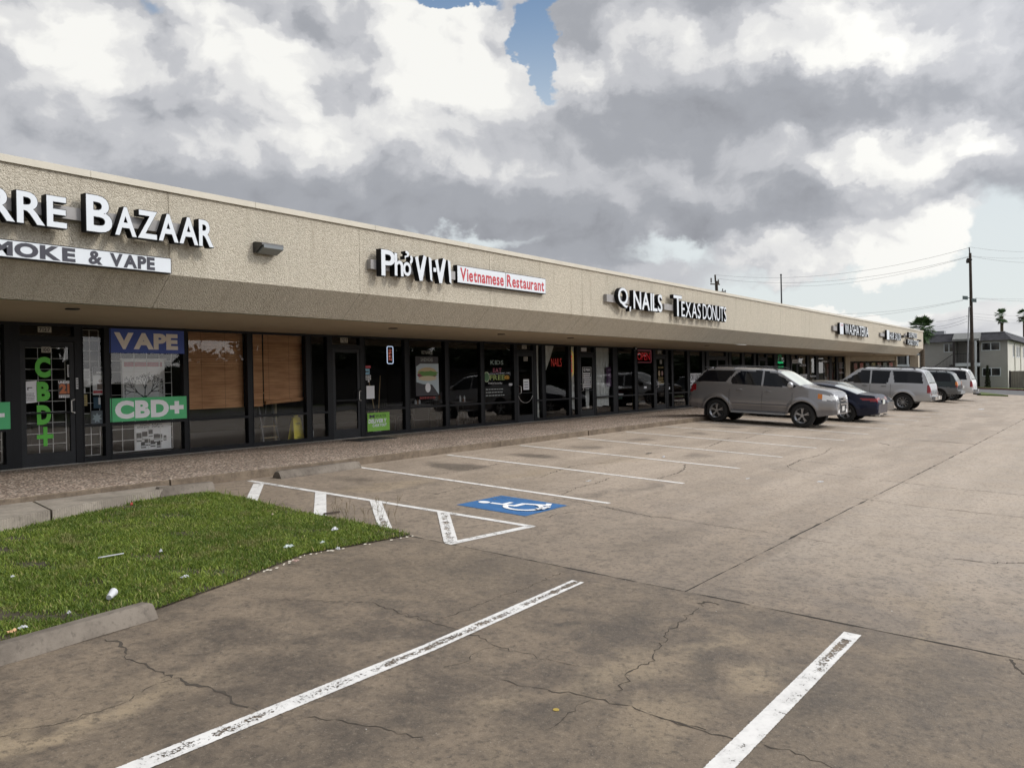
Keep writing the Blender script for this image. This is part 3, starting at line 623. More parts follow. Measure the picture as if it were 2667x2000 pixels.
def door(x0, x1, l0, l1, handle='r', mid=.93, double=False):
    a = MB(); e = .0006
    a.box(x0+e, l0, F0, F1, 0, HEAD-.002); a.box(l1, x1-e, F0, F1, 0, HEAD-.002); a.box(l0, l1, F0, F1, 2.215, 2.31); a.box(l0, l1, F0, F1, 2.495, HEAD-.002)
    fr = L_(a.build('door_frame', MT['frame'])); 
    p = glassbox(l0, l1, 2.31, 2.495).build('pane', MT['glass'], merge=False); p.parent = fr
    leaves = [(l0, l1)] if not double else [(l0, (l0+l1)/2-.004), ((l0+l1)/2+.004, l1)]
    for k, (u0, u1) in enumerate(leaves):
        b = MB(); s = .085 if not double else .07; y0, y1 = F0+.012, F0+.055; u0 += .004; u1 -= .004
        b.box(u0, u0+s, y0, y1, .012, 2.21); b.box(u1-s, u1, y0, y1, .012, 2.21); b.box(u0+s, u1-s, y0, y1, .012, .24); b.box(u0+s, u1-s, y0, y1, 2.12, 2.21)
        if mid: b.box(u0+s, u1-s, y0-.004, y1, mid, mid+.03, 1)
        dr = L_(b.build('door', [MT['frame2'], MT['frame']])); q = glassbox(u0+s, u1-s, .24, 2.12, F0+.035).build('pane', MT['glass'], merge=False); q.parent = dr
        hx = (u1-s/2 if (handle == 'r') != (double and k == 1) else u0+s/2); sg = -1 if hx > (u0+u1)/2 else 1
        h = MB(); P = [(hx, y0, .92), (hx, y0-.07, .93), (hx+sg*.055, y0-.075, .95), (hx+sg*.055, y0-.075, 1.15), (hx, y0-.07, 1.17), (hx, y0, 1.18)]
        for p_, q_ in zip(P, P[1:]): h.bar(p_, q_, .011, 8)
        ho = h.build('handle', STEEL, smooth=50); ho.parent = dr
    a = MB(); a.box(l0, l1, F0-.07, F0+.01, .0, .014); t_ = L_(a.build('doorsill', STEEL))
STEEL = mat('brushed_aluminium', (.55, .53, .50), .35, 1.)
# x limits of every bay, read off the survey: (frame start, glass start, glass end, frame end)
window(3.2, 3.3, 4.75, 4.82); window(4.82, 4.9, 6.38, 6.49)
door(6.49, 7.67, 6.63, 7.56)
window(7.67, 7.70, 8.11, 8.16); window(8.16, 8.22, 9.74, 9.79); window(9.79, 9.84, 11.28, 11.345); window(11.345, 11.41, 12.90, 12.97); window(12.97, 13.05, 13.55, 13.62)
door(13.62, 14.74, 13.72, 14.62)
window(14.74, 14.78, 16.24, 16.33); window(16.33, 16.41, 17.88, 17.96); window(17.96, 18.04, 19.50, 19.59); window(19.59, 19.67, 21.20, 21.29)
door(21.29, 22.39, 21.38, 22.30, 'l')
window(22.39, 22.44, 22.78, 22.87); window(22.87, 22.97, 24.42, 24.51); window(24.51, 24.58, 25.0, 25.10)
door(25.10, 26.25, 25.19, 26.16, 'l')
window(26.25, 26.28, 27.56, 27.74); window(27.74, 27.92, 29.30, 29.42); window(29.42, 29.54, 30.96, 31.06)
door(31.06, 32.24, 31.16, 32.10, 'l'); window(32.24, 32.32, 32.66, 32.75); window(32.75, 32.84, 34.28, 34.41); window(34.41, 34.53, 35.90, 36.04); window(36.04, 36.19, 36.39, 36.5)
door(36.5, 38.94, 36.68, 38.78, 'r', double=True); window(38.94, 39.04, 39.2, 39.3); window(39.3, 39.5, 40.9, 41.08); window(41.08, 41.27, 42.6, 42.75)
window(42.75, 42.94, 43.28, 43.34); door(43.34, 44.62, 43.46, 44.5, 'r'); window(44.62, 44.70, 45.85, 46.1); window(46.1, 46.36, 47.9, 48.3); window(48.3, 48.5, 48.72, 48.78)
door(48.78, 50.0, 48.9, 49.9, 'r'); window(50.0, 50.1, 51.9, 52.15); window(52.15, 52.35, 53.75, 54.0); door(54.0, 57.1, 54.3, 56.85, 'r', double=True)
window(57.1, 57.3, 58.5, 58.7); window(58.7, 58.9, 60.35, 60.55)
a = MB(); a.box(60.56, 61.75, D-.13, D+.1, 0, HEAD-.001); L_(a.build('brick_pier', brick))
# splayed shopfront of the last shop
p0, p1 = Vector((61.75, D)), Vector((XE-.02, 12.95)); nb = 8
for i in range(nb):
    A, B = p0.lerp(p1, i/nb), p0.lerp(p1, (i+1)/nb); d = (B-A).normalized(); w = .07
    a = MB(); a.beam((A.x+d.x*w/2, A.y+d.y*w/2, 0), (A.x+d.x*w/2, A.y+d.y*w/2, 2.2), .1, w-.002); g0, g1 = A+d*w, B-d*.001
    a.beam((g0.x, g0.y, .05), (g1.x, g1.y, .05), .09, .1); a.beam((g0.x, g0.y, .68), (g1.x, g1.y, .68), .09, .05); a.beam((g0.x, g0.y, 2.17), (g1.x, g1.y, 2.17), .09, .06)
    fr = L_(a.build('window', MT['frame'])); b = MB(); b.face([(g0.x, g0.y, .1), (g1.x, g1.y, .1), (g1.x, g1.y, 2.14), (g0.x, g0.y, 2.14)]); q = b.build('pane', MT['glass'], merge=False); q.parent = fr
a = MB(); a.beam((p0.x, p0.y, 2.37), (p1.x, p1.y, 2.37), .12, .335); a.box(XE-.12, XE, 12.83, 12.95, 0, HEAD-.001); a.box(XE-.1, XE-.001, 12.951, 22, 0, HEAD-.001); L_(a.build('splay_wall', brick))
for o in bpy.data.objects:
    if o.name.startswith(('pane', 'handle')) and o.parent and o.parent.parent == MALL: o.matrix_parent_inverse = Matrix.Identity(4)
# the children of children are built in world coordinates, as their parents are
# ------------------------------------------------------------------ signs on the fascia
RED = mat('sign_red', (.42, .025, .035), .4); INK = mat('sign_ink', (.022, .022, .035), .5)
def sgn(name, loc, label, cat='sign', group='channel-letter shop signs'): return thing(name, loc, label, cat, group)
YF = 10.88
def raceway(parent, x0, x1, z0, z1):
    a = MB(); a.box(x0, x1, 11.0, FAS-.002, z0, z1); local(parent, a.build('raceway', MT['grey']))
s = sgn('shop_sign', (5.6, 11, 3.6), 'largest white capital letters in black casings, cut by the left edge')
raceway(s, 3.0, 7.3, 3.58, 3.74)
channel_sign(s, 'RRE', 4.34, 5.31, 3.42, 3.83, YF, .12, MT['black'], MT['white'], off=.033, gap=.0)
channel_sign(s, 'B', 5.545, 5.91, 3.43, 3.93, YF, .12, MT['black'], MT['white'], off=.034)
channel_sign(s, 'AZAAR', 5.93, 7.46, 3.43, 3.835, YF, .12, MT['black'], MT['white'], off=.036, gap=.0)
def box_sign(parent, x0, x1, z0, z1, yf=11.0, yb=FAS-.002):
    a = MB(); a.box(x0, x1, yf, yb, z0, z1); local(parent, a.build('cabinet', MT['black']))
    a = MB(); a.box(x0+.012, x1-.012, yf-.004, yf+.001, z0+.012, z1-.012); local(parent, a.build('sign_face', MT['white']))
s = sgn('shop_sign', (5.0, 11, 3.1), 'long white box sign reading SMOKE & VAPE in black', group=None)
box_sign(s, 3.2, 6.83, 3.0, 3.225); flat_text('SMOKE', 4.26, 5.46, 3.022, 3.204, 10.993, INK, s, off=.05, gap=.05)
flat_text('&', 5.63, 5.82, 3.022, 3.204, 10.993, INK, s, off=.035); flat_text('VAPE', 5.92, 6.57, 3.022, 3.204, 10.993, INK, s, off=.05, gap=.03)
s = sgn('shop_sign', (12, 11, 3.5), 'slanted hand-lettered white letters left of the red and white restaurant box sign')
raceway(s, 10.8, 13.2, 3.46, 3.63)
channel_sign(s, 'P', 10.94, 11.32, 3.33, 3.83, YF, .12, MT['black'], MT['white'], off=.03); channel_sign(s, 'h', 11.29, 11.54, 3.36, 3.80, YF, .12, MT['black'], MT['white'], off=.03)
channel_sign(s, 'o', 11.52, 11.75, 3.38, 3.66, YF, .12, MT['black'], MT['white'], off=.03)
def poly_letter(parent, pts, yf=YF, d=.12):
    a = MB(); f = [(x, yf, z) for x, z in pts]; b = [(x, yf+d, z) for x, z in pts]
    for i in range(len(pts)): a.face([f[i], f[(i+1) % len(pts)], b[(i+1) % len(pts)], b[i]])
    a.face(b[::-1]); o = local(parent, a.build('letter', MT['black'])); m = MB(); m.face([(x, yf-.003, z) for x, z in pts]); q = m.build('letter_face', MT['white']); q.parent = o
poly_letter(s, [(11.73, 3.62), (11.79, 3.67), (11.80, 3.75), (11.76, 3.79), (11.72, 3.77), (11.74, 3.72), (11.71, 3.66)])
poly_letter(s, [(11.58, 3.70), (11.61, 3.74), (11.68, 3.76), (11.70, 3.82), (11.66, 3.86), (11.60, 3.86), (11.60, 3.82), (11.64, 3.81), (11.64, 3.78), (11.57, 3.76)])
for dx in (0, .58):
    poly_letter(s, [(11.86+dx, 3.77), (11.94+dx, 3.80), (12.0+dx, 3.53), (12.11+dx, 3.84), (12.19+dx, 3.80), (12.06+dx, 3.33), (11.98+dx, 3.33)])
    poly_letter(s, [(12.25+dx, 3.82), (12.33+dx, 3.79), (12.35+dx, 3.34), (12.29+dx, 3.38)])
poly_letter(s, [(12.39, 3.54), (12.47, 3.54), (12.47, 3.62), (12.39, 3.62)])
s = sgn('shop_sign', (14.9, 11, 3.6), 'white box sign reading Vietnamese Restaurant in red', group=None)
box_sign(s, 13.26, 16.56, 3.405, 3.775); a = MB(); a.box(14.94, 14.95, 10.99, 10.996, 3.42, 3.76); local(s, a.build('face_joint', MT['grey']))
flat_text('Vietnamese', 13.36, 14.87, 3.46, 3.73, 10.993, RED, s, off=.026, gap=.07); flat_text('Restaurant', 14.99, 16.48, 3.46, 3.73, 10.993, RED, s, off=.026, gap=.07)
s = sgn('shop_sign', (21.2, 11, 3.5), 'white channel letters with a tall round first letter, for the nail salon')
raceway(s, 19.5, 22.5, 3.42, 3.62)
channel_sign(s, 'Q', 19.90, 20.48, 3.28, 3.84, YF, .12, MT['black'], MT['white'], off=.024); poly_letter(s, [(20.55, 3.21), (20.60, 3.21), (20.64, 3.34), (20.55, 3.34)])
channel_sign(s, 'NAILS', 20.78, 22.62, 3.28, 3.82, YF, .12, MT['black'], MT['white'], off=.032, gap=.03)
s = sgn('shop_sign', (25.4, 11, 3.5), 'white channel letters with a tall first T, for the donut shop')
raceway(s, 23.0, 27.5, 3.40, 3.58)
channel_sign(s, 'T', 23.38, 24.0, 3.22, 3.88, YF, .12, MT['black'], MT['white'], off=.02); channel_sign(s, 'EXAS', 23.94, 25.42, 3.22, 3.73, YF, .12, MT['black'], MT['white'], off=.02, gap=.03)
channel_sign(s, 'DONUTS', 25.58, 27.62, 3.22, 3.75, YF, .12, MT['black'], MT['white'], off=.014, gap=.04)
s = sgn('shop_sign', (45, 11, 3.6), 'white channel letters reading WASHATERIA beside a pale square')
raceway(s, 41.5, 47.6, 3.45, 3.68); poly_letter(s, [(42.2, 3.29), (42.85, 3.29), (42.85, 3.85), (42.2, 3.85)])
flat_text('24', 42.3, 42.75, 3.70, 3.80, YF-.006, RED, s); channel_sign(s, 'WASHATERIA', 43.1, 48.0, 3.31, 3.86, YF, .12, MT['black'], MT['white'], off=.022, gap=.05)
s = sgn('shop_sign', (54, 11, 3.6), 'white channel letters reading HAIR SALON beside a pale square')
raceway(s, 51.4, 56, 3.48, 3.68); poly_letter(s, [(52.45, 3.31), (53.1, 3.31), (53.1, 3.87), (52.45, 3.87)]); channel_sign(s, 'HAIR SALON', 53.25, 56.4, 3.34, 3.79, YF, .12, MT['black'], MT['white'], off=.02, gap=.05)
s = sgn('shop_sign', (60.3, 11, 3.6), 'two-line white letters of the food store at the far end of the fascia')
raceway(s, 58.4, 61.2, 3.74, 3.86); raceway(s, 58.2, 62.4, 3.26, 3.38)
channel_sign(s, 'EXPRESS', 58.9, 61.65, 3.63, 3.98, YF, .12, MT['black'], MT['white'], off=.024, gap=.05); channel_sign(s, 'FOOD STORE', 58.5, 62.15, 3.14, 3.50, YF, .12, MT['black'], MT['white'], off=.024, gap=.05)
def wall_light(x, z, label, k=1.):
    t = thing('wall_light', (x, 11, z), label, 'wall light', 'wall lights on the fascia')
    a = MB(); w = .21*k; P = [(-w, 0), (w, 0), (w, 0), (-w, 0)]
    a.loft([[(x-w, FAS-.01, z-.07), (x+w, FAS-.01, z-.07), (x+w, FAS-.01, z+.1), (x-w, FAS-.01, z+.1)], [(x-w, FAS-.07, z-.07), (x+w, FAS-.07, z-.07), (x+w, FAS-.07, z+.1), (x-w, FAS-.07, z+.1)], [(x-w, FAS-.24, z+.035), (x+w, FAS-.24, z+.035), (x+w, FAS-.22, z+.075), (x-w, FAS-.22, z+.075)]])
    local(t, a.build('housing', mat('bronze_housing', (.035, .033, .032), .4)))
    a = MB(); a.loft([[(x-w*.9, FAS-.08, z-.085), (x+w*.9, FAS-.08, z-.085), (x+w*.9, FAS-.08, z-.06), (x-w*.9, FAS-.08, z-.06)], [(x-w*.9, FAS-.26, z-.01), (x+w*.9, FAS-.26, z-.01), (x+w*.9, FAS-.25, z+.04), (x-w*.9, FAS-.25, z+.04)]])
    local(t, a.build('lens', mat('ribbed_lens', (.11, .12, .12), .12)))
wall_light(8.52, 3.55, 'bronze box light with a glass front between two shop signs'); wall_light(57.4, 3.62, 'small dark wall light beside the food store sign', .7); wall_light(62.9, 3.5, 'small dark wall light at the far corner of the fascia', .6)
# ------------------------------------------------------------------ things behind and on the shop glass
YB = F0-.006; YI = D+.10
def sheet_thing(name, x0, x1, z0, z1, y, m, label, cat, group=None, skew=0., th=.004):
    t = thing(name, ((x0+x1)/2, y, z0), label, cat, group)
    a = MB(); f = [(x0, y, z0), (x1, y, z0+skew), (x1, y, z1+skew), (x0, y, z1)]; b = [(p[0], p[1]+th, p[2]) for p in f]
    a.face(f); a.face(b[::-1])
    for i in range(4): a.face([f[i], b[i], b[(i+1) % 4], f[(i+1) % 4]])
    local(t, a.build('panel', m)); return t
def lines(t, x0, x1, z0, z1, y, m, rows, frac=.6, rnd=3):
    """rows of printed text too small to read, as broken strokes"""
    rr = random.Random(rnd); a = MB(); h = (z1-z0)/rows
    for r in range(rows):
        x = x0+rr.uniform(0, .08)*(x1-x0); z = z1-(r+.5)*h
        while x < x1-(x1-x0)*.08:
            w = rr.uniform(.06, .16)*(x1-x0); a.face([(x, y, z-h*frac/2), (min(x+w, x1), y, z-h*frac/2), (min(x+w, x1), y, z+h*frac/2), (x, y, z+h*frac/2)]); x += w+(x1-x0)*.03
    local(t, a.build('small_print', m, merge=False))
BLU = mat('banner_blue', (.05, .10, .42), .5); GRN = mat('banner_green', (.075, .50, .19), .5); WHT = mat('print_white', (.93, .94, .96), .6); WH2 = mat('print_cream', (.90, .86, .82), .6); PAP = mat('paper', (.78, .80, .83), .7)
t = sheet_thing('banner', 8.21, 9.76, 2.03, 2.49, YB, BLU, 'blue VAPE banner with cream letters across the window top', 'banner'); flat_text('VAPE', 8.30, 9.62, 2.10, 2.42, YB-.003, WH2, t, off=.055, gap=-.01)
t = sheet_thing('banner', 8.20, 9.79, .72, 1.17, YB, GRN, 'green CBD+ banner with white letters below the tree poster', 'banner', 'green banners on the smoke shop'); flat_text('CBD+', 8.29, 9.72, .77, 1.12, YB-.003, WHT, t, off=.055, gap=.04)
t = sheet_thing('banner', 4.9, 6.45, .70, 1.16, YB, GRN, 'green CBD+ banner cut off by the left edge of the photo', 'banner', 'green banners on the smoke shop'); flat_text('CBD+', 5.0, 6.36, .78, 1.09, YB-.003, WHT, t, off=.045, gap=.06)
GL = mat('vinyl_green', (.09, .48, .035), .5); yd = F0+.028
t = thing('door_lettering', (7.1, yd, 1), 'tall green CBD+ letters running down the first shop door', 'lettering')
for ch, z0, z1, x0, x1 in (('C', 1.57, 1.94, 6.88, 7.15), ('B', 1.155, 1.50, 6.90, 7.13), ('D', .74, 1.085, 6.90, 7.14)): flat_text(ch, x0, x1, z0, z1, yd, GL, t, off=.06)
a = MB(); a.face([(7.0, yd, .36), (7.07, yd, .36), (7.07, yd, .70), (7.0, yd, .70)]); a.face([(6.89, yd-.001, .49), (7.17, yd-.001, .49), (7.17, yd-.001, .565), (6.89, yd-.001, .565)]); local(t, a.build('lettering', GL))
def numbers(txt, x0, x1, z0, z1, y, label, dark_=False):
    t = sheet_thing('number_plate', x0-.02, x1+.02, z0-.015, z1+.015, y, mat('number_cream', (.42, .40, .34), .6), label, 'door number', 'street numbers over the doors'); flat_text(txt, x0, x1, z0, z1, y-.002, INK, t, off=.03, gap=.08); return t
numbers('7127', 6.98, 7.17, 2.39, 2.46, GY-.006, '7127 number above the smoke shop door'); numbers('100', 7.02, 7.14, 2.03, 2.10, F0+.030, '100 number at the head of the smoke shop door')
numbers('7127', 14.06, 14.26, 2.38, 2.47, GY-.006, '7127 number above the Vietnamese restaurant door'); numbers('7127', 21.76, 21.98, 2.37, 2.46, GY-.006, '7127 number above the third door'); numbers('115', 21.8, 21.98, 1.98, 2.08, F0+.030, '115 number at the head of the third door')
numbers('7127', 31.5, 31.8, 2.35, 2.46, GY-.006, '7127 number above the donut shop door'); numbers('125', 31.62, 31.78, 1.93, 2.06, F0+.030, 'number at the head of the donut shop door')
t = sheet_thing('notice', 6.67, 6.91, 1.12, 1.50, yd, PAP, 'white pistol notice taped to the smoke shop door', 'notice', skew=.02); a = MB(); a.box(6.75, 6.83, yd-.003, yd-.001, 1.39, 1.405); a.box(6.75, 6.765, yd-.003, yd-.001, 1.355, 1.39); local(t, a.build('pistol_symbol', INK)); lines(t, 6.72, 6.87, 1.16, 1.31, yd-.003, INK, 6, .35)
t = sheet_thing('notice', 7.27, 7.50, 1.20, 1.52, yd, mat('notice_dark', (.05, .045, .045), .6), 'UNDER 21 warning sticker in orange and white', 'notice'); flat_text('UNDER', 7.275, 7.495, 1.46, 1.51, yd-.003, WHT, t, off=.04); flat_text('21', 7.29, 7.48, 1.28, 1.455, yd-.003, mat('orange_print', (.52, .16, .06), .6), t, off=.06); lines(t, 7.28, 7.49, 1.205, 1.26, yd-.003, WHT, 2, .7)
t = sheet_thing('sticker', 7.44, 7.49, 1.58, 1.80, yd, PAP, 'narrow white push sticker on the smoke shop door', 'sticker'); lines(t, 7.445, 7.485, 1.6, 1.78, yd-.003, INK, 5, .5)
t = sheet_thing('sticker', 7.575, 7.615, 1.36, 1.56, F0-.003, PAP, 'narrow white sticker on the smoke shop door jamb', 'sticker'); lines(t, 7.58, 7.61, 1.38, 1.55, F0-.006, INK, 4, .6)
t = sheet_thing('notice', 7.72, 7.88, 1.39, 1.73, YI-.075, PAP, 'white printed page in the narrow window by the smoke shop door', 'notice'); lines(t, 7.735, 7.865, 1.55, 1.69, YI-.079, INK, 7, .4)
t = sheet_thing('notice', 7.72, 7.785, 1.27, 1.375, YI-.075, PAP, 'small blank white card under the printed page', 'notice'); t = sheet_thing('notice', 7.72, 7.815, 1.045, 1.25, YI-.075, mat('yellow_card', (.50, .40, .17), .6), 'small yellow card in the narrow window', 'notice'); lines(t, 7.73, 7.80, 1.06, 1.2, YI-.079, INK, 3, .2)
t = sheet_thing('poster', 7.92, 8.105, 1.24, 1.76, YI-.08, PAP, 'poster with black heading WIND and red footer beside the door', 'poster')
for c, z0, z1 in ((INK, 1.61, 1.755), (RED, 1.27, 1.32)): a = MB(); a.face([(7.925, YI-.083, z0), (8.10, YI-.083, z0), (8.10, YI-.083, z1), (7.925, YI-.083, z1)]); local(t, a.build('print_band', c))
flat_text('WIND', 7.985, 8.095, 1.63, 1.68, YI-.086, WHT, t, off=.03); a = MB(); a.lathe([(0, 0), (.035, 0), (.035, .002)], 12, (8.06, YI-.083, 1.50), 'y'); a.box(8.0, 8.1, YI-.084, YI-.082, 1.34, 1.45); local(t, a.build('printed_figure', mat('figure_grey', (.22, .17, .15), .7)))
t = sheet_thing('poster', 7.93, 8.07, .99, 1.20, YI-.075, mat('teal_card', (.02, .07, .12), .6), 'small dark teal card low in the narrow window', 'poster'); a = MB(); a.face([(8.02, YI-.08, 1.06), (8.06, YI-.08, 1.06), (8.06, YI-.08, 1.19), (8.02, YI-.08, 1.19)]); local(t, a.build('printed_block', PAP))
t = sheet_thing('poster', 7.88, 8.10, .70, .95, YI-.075, mat('maple_grey', (.10, .13, .16), .6), 'grey leaf-shaped sticker at the foot of the narrow window', 'poster'); a = MB(); c0 = (7.99, .81)
P = []
for i in range(14): r = (.10 if i % 2 == 0 else .055); P.append((c0[0]+r*math.sin(i*math.pi/7), YI-.079, c0[1]+r*math.cos(i*math.pi/7)))
a.face(P); local(t, a.build('leaf_print', mat('leaf_pale', (.33, .42, .48), .6)))
# tree hanging and bottle poster
ty = YI+.30
t = sheet_thing('wall_hanging', 8.70, 9.60, .9, 1.92, ty, WHT, 'white wall hanging with a bare black tree and a red band', 'wall hanging'); a = MB(); a.box(8.74, 9.55, ty-.006, ty-.002, 1.78, 1.87); local(t, a.build('red_band', RED)); a = MB(); a.box(8.66, 9.64, ty-.02, ty+.01, 1.91, 1.94); local(t, a.build('rod', WHT))
a = MB(); rr = random.Random(5)
def twig(p, ang, L, w, dpt):
    q = (p[0]+math.sin(ang)*L, p[1]+math.cos(ang)*L*.95); q = (min(max(q[0], 8.75), 9.55), min(q[1], 1.74)); nx, nz = math.cos(ang)*w, -math.sin(ang)*w
    a.face([(p[0]-nx, ty-.005, p[1]-nz), (p[0]+nx, ty-.005, p[1]+nz), (q[0]+nx*.6, ty-.005, q[1]+nz*.6), (q[0]-nx*.6, ty-.005, q[1]-nz*.6)])
    if dpt:
        for s_ in (-1, 1, .15) if dpt > 2 else (-1, 1): twig(q, ang+s_*rr.uniform(.3, .7), L*rr.uniform(.62, .8), w*.62, dpt-1)
    else: a.face([(q[0]-.012, ty-.006, q[1]), (q[0], ty-.006, q[1]-.01), (q[0]+.012, ty-.006, q[1]+.004), (q[0], ty-.006, q[1]+.012)])
twig((9.16, .95), 0., .22, .022, 0); twig((9.16, 1.15), -.9, .19, .015, 4); twig((9.16, 1.15), .8, .19, .015, 4); twig((9.16, 1.17), .05, .17, .014, 4)
local(t, a.build('tree_print', INK, merge=False))
t = sheet_thing('poster', 8.79, 9.57, .13, .66, YI+.06, WHT, 'white poster of pill bottles behind the lower pane', 'poster'); flat_text('30gm. 60gm.', 8.9, 9.38, .605, .64, YI+.055, INK, t, off=.03); flat_text('100gm. 150gm.', 8.85, 9.42, .555, .59, YI+.055, INK, t, off=.03)
a = MB(); b_ = MB()
for x, z, w, h in ((8.88, .30, .05, .17), (9.0, .33, .055, .16), (9.12, .38, .045, .14), (9.24, .26, .05, .17), (9.33, .27, .04, .15), (9.43, .29, .03, .1), (9.05, .21, .055, .14), (8.97, .17, .05, .12), (9.17, .18, .05, .13), (9.30, .16, .045, .11)):
    a.box(x-w, x+w, YI+.050, YI+.057, z, z+h); b_.box(x-w, x+w, YI+.046, YI+.049, z+.02, z+h*.4); 
local(t, a.build('printed_bottles', mat('bottle_ink', (.05, .05, .055), .6))); local(t, b_.build('printed_labels', PAP))
# security grille behind the smoke shop glass
GW = mat('grille_white', (.8, .8, .8), .6)
def grille(x0, x1, z0, z1, nx, nz, label, y=D+.075):
    t = thing('security_grille', ((x0+x1)/2, y, z0), label, 'security grille', 'white security grilles inside the smoke shop'); a = MB(); r = .006
    for i in range(nx+1): x = x0+(x1-x0)*i/nx; a.bar((x, y, z0), (x, y, z1), r, 4)
    for i in range(nz+1): z = z0+(z1-z0)*i/nz; a.bar((x0, y+.009, z), (x1, y+.009, z), r, 4)
    local(t, a.build('bars', GW, merge=False))
grille(6.72, 7.42, .2, 2.1, 3, 10, 'white wire grille behind the smoke shop door', F0+.075); grille(7.73, 8.07, .12, 2.45, 2, 12, 'white wire grille behind the narrow window'); grille(8.24, 9.55, .13, 2.1, 5, 9, 'white wire grille behind the VAPE window'); grille(4.95, 6.36, .13, 2.45, 5, 12, 'white wire grille behind the leftmost window')
# bamboo blinds
def blind(x0, x1, z0, z1, label, sk=0., roll=False):
    t = thing('bamboo_blind', ((x0+x1)/2, D+.16, z1), label, 'bamboo blind', 'bamboo blinds in the restaurant windows'); a = MB(); y = D+.16; nx, nz = 10, 40
    for i in range(nx):
        for j in range(nz):
            def P(u, v): return (x0+(x1-x0)*u, y+.006*math.sin(u*9+v*3), z1+(z0+sk*u-z1)*v)
            a.face([P(i/nx, (j+1)/nz), P((i+1)/nx, (j+1)/nz), P((i+1)/nx, j/nz), P(i/nx, j/nz)])
    local(t, a.build('slats', MT['blind'])); 
    if roll: b = MB(); b.loft([[(x, y-.03+.035*math.cos(k), z0+sk*u+.03+.045*math.sin(k)) for k in [i*math.pi/4 for i in range(8)]] for u, x in ((0, x0), (1, x1))]); local(t, b.build('bottom_roll', MT['blind']))
blind(9.87, 11.32, .885, 2.5, 'tan bamboo blind filling the first restaurant window'); blind(11.36, 11.83, .885, 2.5, 'narrow strip of tan bamboo blind beside the mullion'); blind(11.87, 12.96, .93, 2.5, 'tan bamboo blind with a crooked rolled hem', sk=.06, roll=True)
# wet floor sign, ladder, brooms, chairs, tables
def wet_sign(x, y, z=-.02):
    t = thing('wet_floor_sign', (x, y, z), 'yellow wet floor sign standing inside the restaurant glass', 'wet floor sign'); Yl = mat('safety_yellow', (.85, .72, .04), .5)
    for s_ in (-1, 1):
        a = MB(); f = [(x-.16, y+s_*.13, z), (x-.06, y+s_*.13, z), (x+.06, y+s_*.13, z), (x+.16, y+s_*.13, z), (x+.11, y+s_*.015, z+.60), (x+.05, y+s_*.013, z+.62), (x+.05, y+s_*.011, z+.66), (x-.05, y+s_*.011, z+.66), (x-.05, y+s_*.013, z+.62), (x-.11, y+s_*.015, z+.60)]
        a.face(f); a.face([(p[0], p[1]+.008*s_, p[2]) for p in f]); local(t, a.build('panel', Yl))
    b = MB(); c0 = Vector((x, y-.085, z+.25))
    for p, q in (((-.075, -.07), (.075, -.07)), ((.075, -.07), (0, .08)), ((0, .08), (-.075, -.07))): b.bar((x+p[0], y-.078+(p[1]*.19), z+.27+p[1]), (x+q[0], y-.078+(q[1]*.19), z+.27+q[1]), .007, 4)
    for zz in (.44, .47, .12, .15): b.bar((x-.06, y-.135+zz*.19, z+zz), (x+.07, y-.135+zz*.19, z+zz), .007, 4)
    local(t, b.build('warning_print', INK))
wet_sign(12.84, D+.27)
t = thing('step_ladder', (12.45, D+.7, -.02), 'small step ladder standing behind the restaurant glass', 'step ladder'); a = MB(); b_ = MB()
for s_ in (-.22, .22): a.beam((12.35+s_, D+.55, -.02), (12.35+s_*.8, D+.85, 1.25), .03, .05); a.beam((12.35+s_, D+1.25, -.02), (12.35+s_*.8, D+.87, 1.25), .03, .04)
for k in range(5): zz = .12+k*.26; b_.box(12.15, 12.55, D+.56+k*.065, D+.66+k*.065, zz, zz+.03)
local(t, a.build('rail', mat('ladder_grey', (.16, .16, .17), .5))); local(t, b_.build('tread', mat('ladder_tread', (.28, .23, .13), .6)))
a = MB(); a.lathe([(.045, 0), (.045, 1.0)], 12, (12.93, D+1.15, -.02)); tag(a.build('tall_vase', mat('pale_post', (.34, .29, .20), .6), smooth=50), 'pale round post seen under the crooked blind', 'post')
def broom(x, y, label, lean=.05):
    t = thing('broom', (x, y, 0), label, 'broom', 'brooms leaning inside the restaurant'); a = MB(); a.bar((x, y, .5), (x+lean, y+.12, 1.55), .013, 8); local(t, a.build('pole', mat('broom_wood', (.38, .27, .14), .6)))
    b = MB(); b.lathe([(.012, .55), (.02, .5), (.06, .3), (.085, .2), (.075, .08), (.05, -.01)], 12, (x, y, 0)); local(t, b.build('bristles', mat('plastic_bag', (.50, .54, .56), .35), smooth=60))
broom(13.33, D+.35, 'wrapped broom with a pale head beside the bronze door', -.02); broom(15.72, D+.45, 'broom with a pale head to the right of the green sign', .22); broom(15.66, D+.5, 'broom crossing the other one behind the green sign', -.12)
CH = mat('chair_black', (.018, .017, .017), .45)
def chair():
    t = thing('dining_chair', (0, 0, -.02), 'x', 'chair', 'dining chairs in the restaurant'); 
    a = MB(); a.box(-.21, .21, -.2, .2, .42, .46); o = a.build('seat', CH); o.parent = t
    a = MB()
    for x in (-.19, .19): a.beam((x, .19, .0), (x, .24, .92), .03, .03)
    a.box(-.19, .19, .215, .25, .84, .91); a.box(-.19, .19, .20, .235, .62, .66)
    for x in (-.09, 0, .09): a.box(x-.012, x+.012, .213, .23, .66, .84)
    o = a.build('backrest', CH); o.parent = t
    for x in (-.19, .19): a = MB(); a.beam((x, -.18, 0), (x, -.18, .42), .03, .03); o = a.build('leg', CH); o.parent = t
    return t
def copy_tree(o, parent=None):
    c = o.copy(); COL.objects.link(c)
    if parent: c.parent = parent; c.matrix_parent_inverse = o.matrix_parent_inverse.copy()
    for ch in list(o.children): copy_tree(ch, c)
    return c
ch0 = chair()
